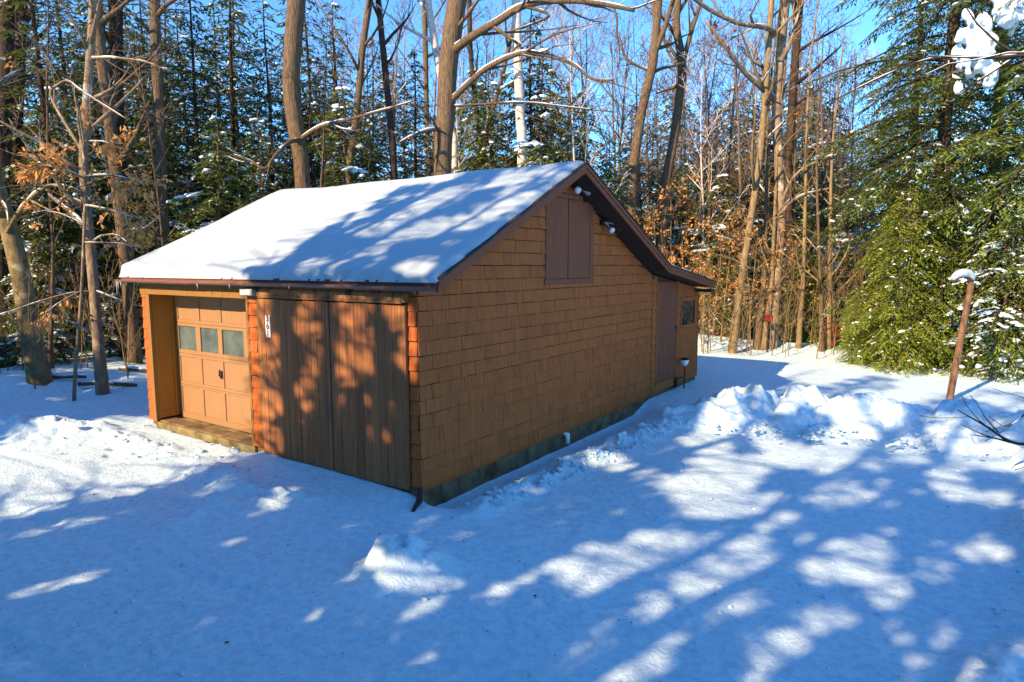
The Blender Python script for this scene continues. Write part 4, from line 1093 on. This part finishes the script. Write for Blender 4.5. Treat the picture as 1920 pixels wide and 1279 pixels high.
# ------------------------------------------------------------------ single trunks that stand out
T = measured_tree
T('beech_tree', 'thick leaning beech with mossy bark and flared foot left of the garage', 'beech',
  [(78, 722), (58, 620), (40, 520), (18, 430), (-12, 330), (-30, 200), (-40, 40)], 16.0, 37, 24, 'bark_beech', 51, kids=5, nchild=(5, 4, 3),
  limbs=[([(8, 450, 16), (28, 410, 15.6), (60, 370, 15.2), (95, 348, 15), (140, 355, 14.8), (170, 375, 14.6)], 11, 4, 6), ([(-10, 370, 16), (10, 385, 15.5), (16, 420, 15)], 7, 3, 3)], leaves=.10, leafm='beech_leaf', leaf=(.11, .05))
T('maple_tree', 'slim pale maple with a bare straight stem at the left front of the garage', 'maple',
  [(193, 738), (184, 640), (176, 540), (168, 450), (160, 360), (157, 280), (165, 160), (172, 60), (176, -20)], 15.2, 21, 12, 'bark_grey', 52, kids=14, nchild=(5, 4, 3), t0=.22,
  limbs=[([(172, 455, 15.2), (190, 443, 14.9), (215, 440, 14.6), (240, 455, 14.4)], 6, 2, 4), ([(166, 385, 15.2), (120, 370, 15), (108, 390, 14.8), (60, 400, 14.5)], 6, 2, 4),
         ([(178, 545, 15.2), (120, 552, 14.8), (60, 570, 14.6), (0, 590, 14.4)], 4, 2, 4), ([(178, 545, 15.2), (205, 555, 14.8), (230, 565, 14.5)], 4, 2, 2),
         ([(165, 300, 15.2), (125, 235, 15.4), (95, 178, 15.6), (110, 158, 15.4), (128, 152, 15.2), (160, 175, 15), (240, 225, 14.8)], 8, 2, 7), ([(164, 110, 15.2), (210, 108, 15), (270, 115, 14.7), (310, 130, 14.5)], 6, 2, 5)], snow=.4)
T('beech_sapling', 'beech sapling holding tiers of orange leaves beside the slim maple', 'beech sapling',
  [(140, 715), (152, 560), (158, 430), (160, 320), (150, 250)], 14.6, 7, 4, 'bark_grey', 53, kids=3, nchild=(4, 3), ext=.6, leafm='beech_leaf', leaves=1.0, leaf=(.13, .06), snow=.3, trop=-.02,
  limbs=[([(160, 335, 14.6), (120, 318, 14.3), (80, 312, 14.1), (48, 320, 14)], 4, 1.5, 20), ([(160, 330, 14.6), (200, 328, 14.3), (240, 335, 14.1), (272, 345, 14)], 4, 1.5, 20),
         ([(158, 385, 14.6), (200, 392, 14.3), (240, 405, 14.1), (275, 415, 14)], 4, 1.5, 14), ([(158, 455, 14.6), (210, 455, 14.3), (250, 462, 14.1), (272, 465, 14)], 3.5, 1.5, 5),
         ([(156, 420, 14.6), (110, 400, 14.6), (70, 395, 14.5)], 3, 1.5, 4), ([(154, 545, 14.6), (120, 562, 14.4), (90, 585, 14.2), (75, 610, 14)], 3, 1.5, 6), ([(160, 265, 14.6), (190, 265, 14.4), (205, 270, 14.3)], 3, 1.5, 4)])
T('maple_tree', 'dark trunk at the very left edge behind the leaning beech', 'maple', [(12, 690), (5, 560), (0, 420), (6, 250), (12, 60), (14, -30)], 19, 32, 22, 'bark_dark', 54, kids=8, nchild=(4, 4, 3), snow=.2)
T('maple_tree', 'black trunk close behind the leaning beech', 'maple', [(42, 680), (32, 560), (24, 430), (30, 250), (40, 40)], 21, 26, 18, 'bark_dark', 55, kids=7, nchild=(4, 4, 3), snow=.2)
T('maple_tree', 'tall dark trunk left of the roof, straight and nearly black', 'maple', [(236, 640), (230, 480), (224, 320), (218, 160), (217, 0)], 21, 27, 24, 'bark_dark', 56, kids=8, nchild=(4, 4, 3), t0=.45)
T('maple_tree', 'brown trunk slanting across the dark one left of the roof', 'maple', [(250, 640), (243, 560), (226, 400), (205, 220), (188, 90), (176, -10)], 19.5, 26, 18, 'bark_brown', 57, kids=8, nchild=(4, 4, 3), t0=.4, snow=.5)
T('ash_tree', 'reddish brown straight trunk just left of the roof ridge end', 'ash', [(308, 470), (303, 360), (297, 200), (291, 60), (289, -10)], 20.5, 22, 19, 'bark_brown', 58, kids=8, nchild=(4, 4, 3), t0=.5)
T('ash_tree', 'large light brown trunk rising behind the left end of the ridge', 'ash', [(567, 335), (556, 250), (546, 170), (549, 90), (556, 0), (560, -60)], 20.5, 27, 38, 'bark_brown', 59, kids=5, nchild=(5, 4, 3), t0=.7,
  limbs=[([(562, 262, 20.4), (540, 268, 19.5), (515, 293, 19), (497, 316, 18.8), (470, 302, 18.8), (438, 290, 18.8)], 9, 3, 4), ([(562, 262, 20.4), (600, 238, 19.8), (650, 225, 19.5), (720, 206, 19.3), (775, 190, 19.2)], 9, 3, 9)], snow=.5)
T('oak_tree', 'large rugged oak behind mid ridge with snowy limbs reaching right', 'oak', [(830, 312), (836, 220), (840, 130), (850, 50), (862, -30)], 21, 33, 38, 'bark_brown', 60, kids=3, nchild=(5, 4, 3), t0=.8,
  limbs=[([(848, 98, 21), (880, 72, 20.3), (930, 42, 19.8), (985, 10, 19.4), (1050, 2, 19), (1120, 6, 18.8), (1190, 20, 18.6)], 17, 6, 9),
         ([(846, 190, 21), (870, 165, 20.4), (910, 130, 20), (960, 105, 19.6), (1000, 99, 19.4), (1070, 118, 19.2), (1110, 148, 19), (1150, 150, 18.8)], 12, 4, 8),
         ([(850, 60, 21), (875, 30, 20.6), (905, -12, 20.2)], 9, 5, 4), ([(838, 240, 21), (790, 248, 20.2), (744, 270, 19.8)], 9, 3, 5), ([(985, 12, 19.4), (1030, 30, 19.2), (960, 58, 19)], 7, 3, 3),
         ([(842, 200, 21), (905, 195, 20.5), (985, 192, 20.2), (1060, 200, 20), (1150, 210, 19.8)], 5, 2, 8)], snow=.6)
T('birch_tree', 'white birch trunk between the big oak and the roof peak', 'birch', [(979, 295), (976, 230), (973, 160), (970, 80), (968, 0), (968, -40)], 22.5, 19, 15, 'bark_birch', 61, kids=6, nchild=(4, 4, 3), t0=.6)
T('birch_tree', 'pale birch stem curving out just left of the big oak', 'birch', [(852, 300), (848, 250), (838, 190), (822, 120), (808, 40), (800, -20)], 24, 15, 12, 'bark_birch', 62, kids=6, nchild=(4, 4, 3), t0=.5)
for k, (pxs, dd, w0, w1, lb) in enumerate((
  ([(655, 335), (663, 260), (672, 180), (680, 90), (695, -10)], 23, 14, 11, 'thin brown trunk bending right, second stem from the large light brown trunk'),
  ([(738, 315), (732, 230), (722, 130), (712, 30), (708, -20)], 23, 13, 10, 'thin stem leaning left, halfway along the ridge before the oak'),
  ([(805, 330), (800, 220), (798, 100), (795, -20)], 27, 10, 9, 'thin dark stem standing close left of the big oak'),
  ([(905, 300), (892, 200), (882, 90), (880, -20)], 27, 10, 8, 'thin dark stem close right of the big oak'),
  ([(905, 305), (940, 150), (960, 60), (975, -20)], 25, 9, 7, 'dark slanting stem between the oak and the white birch'))):
    T('maple_tree', lb, 'maple', pxs, dd, w0, w1, 'bark_brown' if k % 2 == 0 else 'bark_dark', 70 + k, kids=9, nchild=(5, 4, 3), t0=.4, snow=.45)
T('maple_tree', 'brown leaning maple right of the roof peak, forked near the top', 'maple', [(1185, 350), (1192, 280), (1205, 200), (1224, 120), (1230, 60), (1236, -10)], 25, 21, 13, 'bark_brown', 81, kids=6, nchild=(5, 5, 4), t0=.45,
  limbs=[([(1226, 105, 25), (1245, 55, 24.8), (1262, 0, 24.6), (1268, -30, 24.5)], 11, 7, 4), ([(1222, 135, 25), (1175, 110, 25), (1160, 60, 25)], 6, 3, 5)])
T('maple_tree', 'twisting maple right of the shed roof with trunk dividing into a vee', 'maple', [(1240, 455), (1245, 360), (1262, 270), (1273, 190), (1279, 120), (1268, 50), (1272, -10)], 26.5, 21, 12, 'bark_brown', 82, kids=7, nchild=(5, 5, 4), t0=.45,
  limbs=[([(1279, 125, 26.5), (1296, 60, 26.3), (1312, 10, 26.2), (1320, -30, 26)], 10, 6, 4), ([(1276, 160, 26.5), (1245, 170, 26.3), (1232, 175, 26)], 6, 3, 3)])
T('oak_sapling', 'straight tan pole tree leaning right at the yard edge behind the garage', 'oak', [(1372, 655), (1388, 540), (1408, 410), (1424, 300), (1434, 190), (1442, 70), (1448, -20)], 22, 14, 10, 'bark_pole', 83, kids=10, nchild=(4, 4, 3), t0=.3, leaves=.12, leafm='oak_leaf', leaf=(.14, .07))
T('oak_tree', 'grey oak with a long snowy limb and rusty leaf clusters above the yard edge', 'oak', [(1448, 655), (1455, 540), (1464, 420), (1460, 300), (1456, 200), (1464, 90), (1474, -10)], 22.5, 18, 17, 'bark_grey', 84, kids=9, nchild=(5, 4, 3), t0=.35,
  limbs=[([(1470, 72, 22.5), (1435, 52, 21.6), (1385, 44, 21), (1330, 18, 20.5), (1290, -12, 20)], 10, 6, 6), ([(1456, 190, 22.5), (1428, 165, 22), (1395, 135, 21.5), (1365, 95, 21), (1325, 40, 20.6)], 11, 5, 6),
         ([(1464, 385, 22.5), (1490, 330, 22), (1535, 300, 21.6), (1570, 290, 21.4)], 7, 3, 6), ([(1462, 400, 22.5), (1500, 368, 22), (1560, 352, 21.6)], 6, 3, 5)], leaves=.035, leafm='oak_leaf', leaf=(.16, .09), snow=.5)
T('maple_tree', 'dark upright maple close right of the long limbed oak', 'maple', [(1492, 640), (1486, 520), (1478, 380), (1484, 220), (1492, 100), (1500, -10)], 26, 16, 15, 'bark_dark', 85, kids=10, nchild=(5, 5, 4), t0=.4)
for k, (pxs, dd, w0, w1, bk, lb) in enumerate((
  ([(1420, 655), (1425, 600), (1432, 540), (1436, 400)], 22.6, 15, 2, 'bark_brown', 'stout dark stem, left one of a close pair at the yard edge'),
  ([(1432, 658), (1438, 600), (1446, 545), (1452, 420)], 22.4, 13, 2, 'bark_pole', 'stout sunlit stem, right one of a close pair at the yard edge'),
  ([(1497, 660), (1500, 600), (1506, 520), (1510, 380)], 22, 12, 2, 'bark_pole', 'slender tan stem standing alone between the pair and the red machine'),
  ([(1542, 662), (1540, 590), (1538, 520)], 21.4, 11, 2, 'bark_brown', 'reddish stem left of the red machine, first of two'),
  ([(1553, 665), (1554, 590), (1556, 500)], 21.6, 13, 2, 'bark_pole', 'thick tan stem left of the red machine, second of two'))):
    T('maple_sapling', lb, 'young maple', pxs, dd, w0, w1, bk, 90 + k, kids=12, nchild=(5, 4, 3), t0=.3, ext=8, snow=.4)

# ------------------------------------------------------------------ generic bare trees, leafy saplings, brush
def bare(name, seed, H, r, kids, nc, barkm, snow=.35, leaves=0, leafm=None, leaf=(.085, .045), t0=.3, ratio=(.26, .5, .55), wob=.10, twig=.006, trop=.12):
    g = Grow(seed, nc, ratio=ratio, snow=snow, leaves=leaves, minr=twig, wob=wob, trop=trop); rng = g.rng
    pts = [V((0, 0, -.3))]; d = V((rng.normal(0, .04), rng.normal(0, .04), 1))
    for i in range(12):
        d = (d + V((rng.normal(0, .035), rng.normal(0, .035), .03))).normalized(); pts.append(pts[-1] + d * (H / 12))
    g.path(pts, [max(twig, r * (1 - .88 * i / 12) * (1.35 if i == 0 else 1)) for i in range(13)], 0, kids=kids, t0=t0, snow=0)
    return g.build(name, barkm, leafm, leaf=leaf)
g1 = bare('bare_tree', 201, 15, .12, 18, (7, 6, 4), 'bark_grey', t0=.3, twig=.008)
spread(g1, [(a, b, s, R6()) for a, b, s in ((625, 30, .95), (765, 34, 1.05), (930, 30, .9), (1045, 30, 1.0), (1110, 34, 1.1), (1210, 33, 1.0), (700, 31, 1.0), (860, 33, 1.0), (985, 34, 1.05), (1140, 29, .95), (650, 36, 1.1), (810, 30, .95), (1080, 27, .85), (1015, 29, .9), (900, 27, .85), (1160, 32, 1.0), (730, 28, .9))], 'grey leafless tree with fine twigs behind the garage roof', 'bare tree', 'grey bare trees behind the roof')
g2 = bare('bare_tree', 202, 14, .09, 18, (7, 6, 4), 'twig', t0=.3, twig=.008)
spread(g2, [(a, b, s, R6()) for a, b, s in ((1300, 30, 1.0), (1345, 34, 1.05), (1165, 38, 1.1), (1525, 32, 1.0), (1575, 28, .9), (1605, 35, 1.0), (1410, 38, 1.1), (1240, 30, 1.0), (1275, 38, 1.1), (1225, 40, 1.1), (1330, 29, .9), (1465, 35, 1.1), (1355, 31, 1.05), (1385, 27, .95), (1430, 33, 1.0), (1485, 29, 1.0), (1535, 27, .95), (1565, 32, 1.0), (1255, 34, 1.1), (1315, 33, 1.1), (1370, 30, 1.0), (1440, 31, 1.0), (1500, 36, 1.0), (1195, 29, .95))], 'thin leafless tree against the blue sky right of the garage', 'bare tree', 'thin bare trees right of the garage')
g3 = bare('bare_tree', 203, 12.5, .075, 15, (6, 5, 3), 'bark_brown', t0=.25, twig=.007)
spread(g3, [(a, b, s, R6()) for a, b, s in ((-10, 17, .9), (90, 18, .9), (275, 23, 1.0), (335, 20.5, .8), (500, 27, 1.0), (685, 25, .9), (590, 22, .9))], 'slender brown leafless tree in the woods at the left', 'bare tree', 'slender bare trees at the left')
g4 = bare('bare_tree', 204, 13, .07, 15, (6, 5, 3), 'bark_birch', t0=.35, twig=.007, snow=.7)
spread(g4, [(a, b, s, R6()) for a, b, s in ((1270, 35, 1.0), (1320, 27, .85), (1090, 24, .9), (1375, 31, .9), (860, 28, 1.0), (1555, 37, 1.1))], 'pale barked leafless tree among the darker stems', 'bare tree', 'pale bare trees')
s1 = bare('beech_sapling', 211, 4.2, .035, 16, (5, 4), 'bark_pole', leaves=.5, leafm='beech_leaf', leaf=(.095, .05), t0=.2, ratio=(.42, .5), twig=.006, trop=.03, snow=.4)
spread(s1, [(a, b, s, R6()) for a, b, s in ((1285, 23, 1.0), (1320, 21.6, .8), (1350, 24, 1.1), (1400, 22.4, 1.05), (1470, 23, .9), (1265, 26, 1.4), (1335, 26, 1.2), (1230, 25, 1.3))], 'young beech keeping its pale orange leaves behind the lean-to', 'beech sapling', 'orange leaved beeches behind the lean-to')
s2 = bare('sapling', 212, 3.2, .022, 12, (4, 3), 'bark_pole', t0=.2, ratio=(.36, .5), twig=.005, snow=.5)
rr = random.Random(4); pl_ = []
for i in range(44):
    a = rr.uniform(1312, 1640); b = 21.4 - (a - 1312) / 330 * 1.6 + rr.uniform(-.2, 3.2); pl_.append((a, b, rr.uniform(.35, 1.2), rr.uniform(0, 6)))
spread(s2, pl_, 'thin bare sapling sticking out of the snow along the back yard edge', 'sapling', 'thin saplings along the back yard edge')
pl_ = [(rr.uniform(0, 270), rr.uniform(15.5, 22), rr.uniform(.4, 1.1), rr.uniform(0, 6)) for i in range(16)]
for a, b, s, z in pl_:
    o = copy_tree(s2, gpt(a, b), z, (s, s, s)); tag(o, 'thin bare sapling in the snowy woods left of the garage', 'sapling', 'thin saplings left of the garage')
# fallen sticks under the left trees
for i, (a, b, l, az, lb) in enumerate(((195, 15.6, 1.5, .5, 'fallen snow dusted log behind the slim maple'), (110, 16.2, 1.1, .8, 'short fallen log beside the foot of the leaning beech'), (255, 17.5, 1.3, .3, 'dark fallen log near the left wall of the garage'))):
    p = gpt(a, b, .05); m = MB(); rr_ = .055
    m.tube([(-l / 2, 0, 0), (-l / 6, .03, .03), (l / 6, -.03, .03), (l / 2, .02, .0)], [rr_, rr_ * .95, rr_ * .85, rr_ * .6], 7, rough=.1)
    o = empty('fallen_log', p, az, label=lb, cat='log'); m.build('wood', M['bark_brown'], o)
    m = MB(); m.tube([(-l / 2.2, 0, .045), (-l / 6, .03, .075), (l / 8, -.03, .07), (l / 3, .0, .04)], [.02, .045, .04, .015], 6); m.build('snow', M['snow_bough'], o, smooth=True)

# stems just outside the right edge whose twigs reach into view
T('spruce_sapling', 'dark bare twigs poking in over the snow bank at the right edge', 'sapling', [(2020, 1010), (2008, 860), (1990, 700)], 7.6, 16, 7, 'bark_dark', 121, kids=3, nchild=(3,), ext=.4, snow=.1, twig=.004,
  limbs=[([(2005, 850, 7.6), (1950, 835, 7.5), (1895, 828, 7.4), (1850, 800, 7.3), (1796, 769, 7.2)], 11, 2.0, 5), ([(2000, 780, 7.6), (1950, 755, 7.5), (1905, 792, 7.4), (1878, 802, 7.4)], 5, 2, 4), ([(2008, 880, 7.6), (1950, 860, 7.5), (1903, 872, 7.4)], 6, 2, 4)])
T('maple_tree', 'long dark snow dusted bough hanging in from beyond the right edge', 'maple', [(2100, 1000), (2090, 600), (2070, 200), (2060, -60)], 9.5, 26, 18, 'bark_dark', 122, kids=3, nchild=(4, 3), t0=.8, snow=.35, twig=.005,
  limbs=[([(2068, 90, 9.5), (1985, 96, 9.6), (1920, 103, 9.8), (1850, 108, 10), (1780, 106, 10.2), (1720, 117, 10.4), (1640, 150, 10.6), (1560, 190, 10.8)], 10, 2.5, 10), ([(2068, 40, 9.5), (1970, 70, 9.7), (1900, 110, 9.9), (1850, 142, 10), (1800, 172, 10.2)], 8, 2.5, 5)])

# ------------------------------------------------------------------ things half hidden beyond the yard
c0 = gpt(1612, 31); cabin = empty('cabin', c0, YAW * .6, label='small blue cabin with snowy roof half hidden behind the evergreens', cat='cabin')
m = MB(); k = 0
for i in range(18): m.box(-1.9, 1.9, -.02 + (i % 2) * .012, 2.6, i * .22 - .3, i * .22 - .085, random.uniform(.3, .7))
m.build('wall', M['blue_wall'], cabin)
m = MB(); m.prism_x([(-.4, 3.5), (1.3, 4.4), (3.0, 3.5), (3.0, 3.6), (1.3, 4.52), (-.4, 3.6)], -2.2, 2.2); rfc = m.build('roof', M['white_paint'], cabin)
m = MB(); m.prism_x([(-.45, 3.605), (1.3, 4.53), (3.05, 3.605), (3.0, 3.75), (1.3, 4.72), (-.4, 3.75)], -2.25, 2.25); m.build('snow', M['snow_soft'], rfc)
m = MB(); m.box(-.9, -.1, -.05, .0, 1.2, 2.1); wf = m.build('window', M['white_paint'], cabin); m = MB(); m.box(-.82, -.18, -.06, -.05, 1.28, 2.02); m.build('pane', M['dark_glass'], wf)
t0_ = gpt(1588, 23.4); tr_ = empty('garden_tractor', t0_, YAW - .3, label='red and rust orange machine beside the green boughs at the yard edge', cat='tractor')
m = MB(); m.hexa([(-.9, -.28, .42), (.1, -.28, .42), (.1, .28, .42), (-.9, .28, .42), (-.82, -.24, .86), (.1, -.26, .92), (.1, .26, .92), (-.82, .24, .86)]); m.box(.1, 1.0, -.32, .32, .42, .58); m.build('body', M['red_paint'], tr_, bevel=.04)
m = MB(); m.box(.35, .85, -.24, .24, .62, .74); m.hexa([(.78, -.24, .74), (.92, -.24, .74), (.92, .24, .74), (.78, .24, .74), (.88, -.22, 1.18), (.98, -.22, 1.18), (.98, .22, 1.18), (.88, .22, 1.18)]); m.build('seat', M['black_paint'], tr_, bevel=.03)
m = MB(); m.box(.2, 1.05, -.52, -.34, .72, .80); m.box(.2, 1.05, .34, .52, .72, .80); m.build('fender', M['orange_rust'], tr_, bevel=.02)
for x, r_, wd in ((-.62, .25, .16), (.65, .40, .24)):
    for s in (-1, 1):
        m = MB(); m.tube([(x, s * (.34), r_ - .02), (x, s * (.34 + wd), r_ - .02)], [r_, r_], 18); wh = m.build('wheel', M['tyre'], tr_, bevel=.02)
        m = MB(); m.tube([(x, s * (.33 + wd), r_ - .02), (x, s * (.355 + wd), r_ - .02)], [r_ * .55, r_ * .5], 14); m.build('rim', M['red_paint'], wh)
m = MB(); m.tube([(.0, 0, .9), (.25, 0, 1.12)], [.02, .02], 8); pts = [V((.27 + .06 * math.cos(2 * math.pi * k / 12), .19 * math.sin(2 * math.pi * k / 12), 1.13 + .1 * math.cos(2 * math.pi * k / 12))) for k in range(13)]; m.tube(pts, [.015] * 13, 6); m.build('steering_wheel', M['black_paint'], tr_)
q0 = at(1441, 597, 21.9); rb = empty('bird_box', V((q0.x, q0.y, gz(q0.x, q0.y))), YAW, label='small bright red box on a pole among the stems behind the lean-to', cat='box')
hz = q0.z - gz(q0.x, q0.y); m = MB(); m.tube([(0, 0, -.2), (0, 0, hz - .12)], [.03, .03], 8); m.build('pole', M['dark_wood'], rb)
m = MB(); m.prism_x([(-.11, hz - .12), (.11, hz - .12), (.11, hz + .06), (0, hz + .14), (-.11, hz + .06)], -.11, .11); m.build('box', M['red_paint'], rb, bevel=.01)
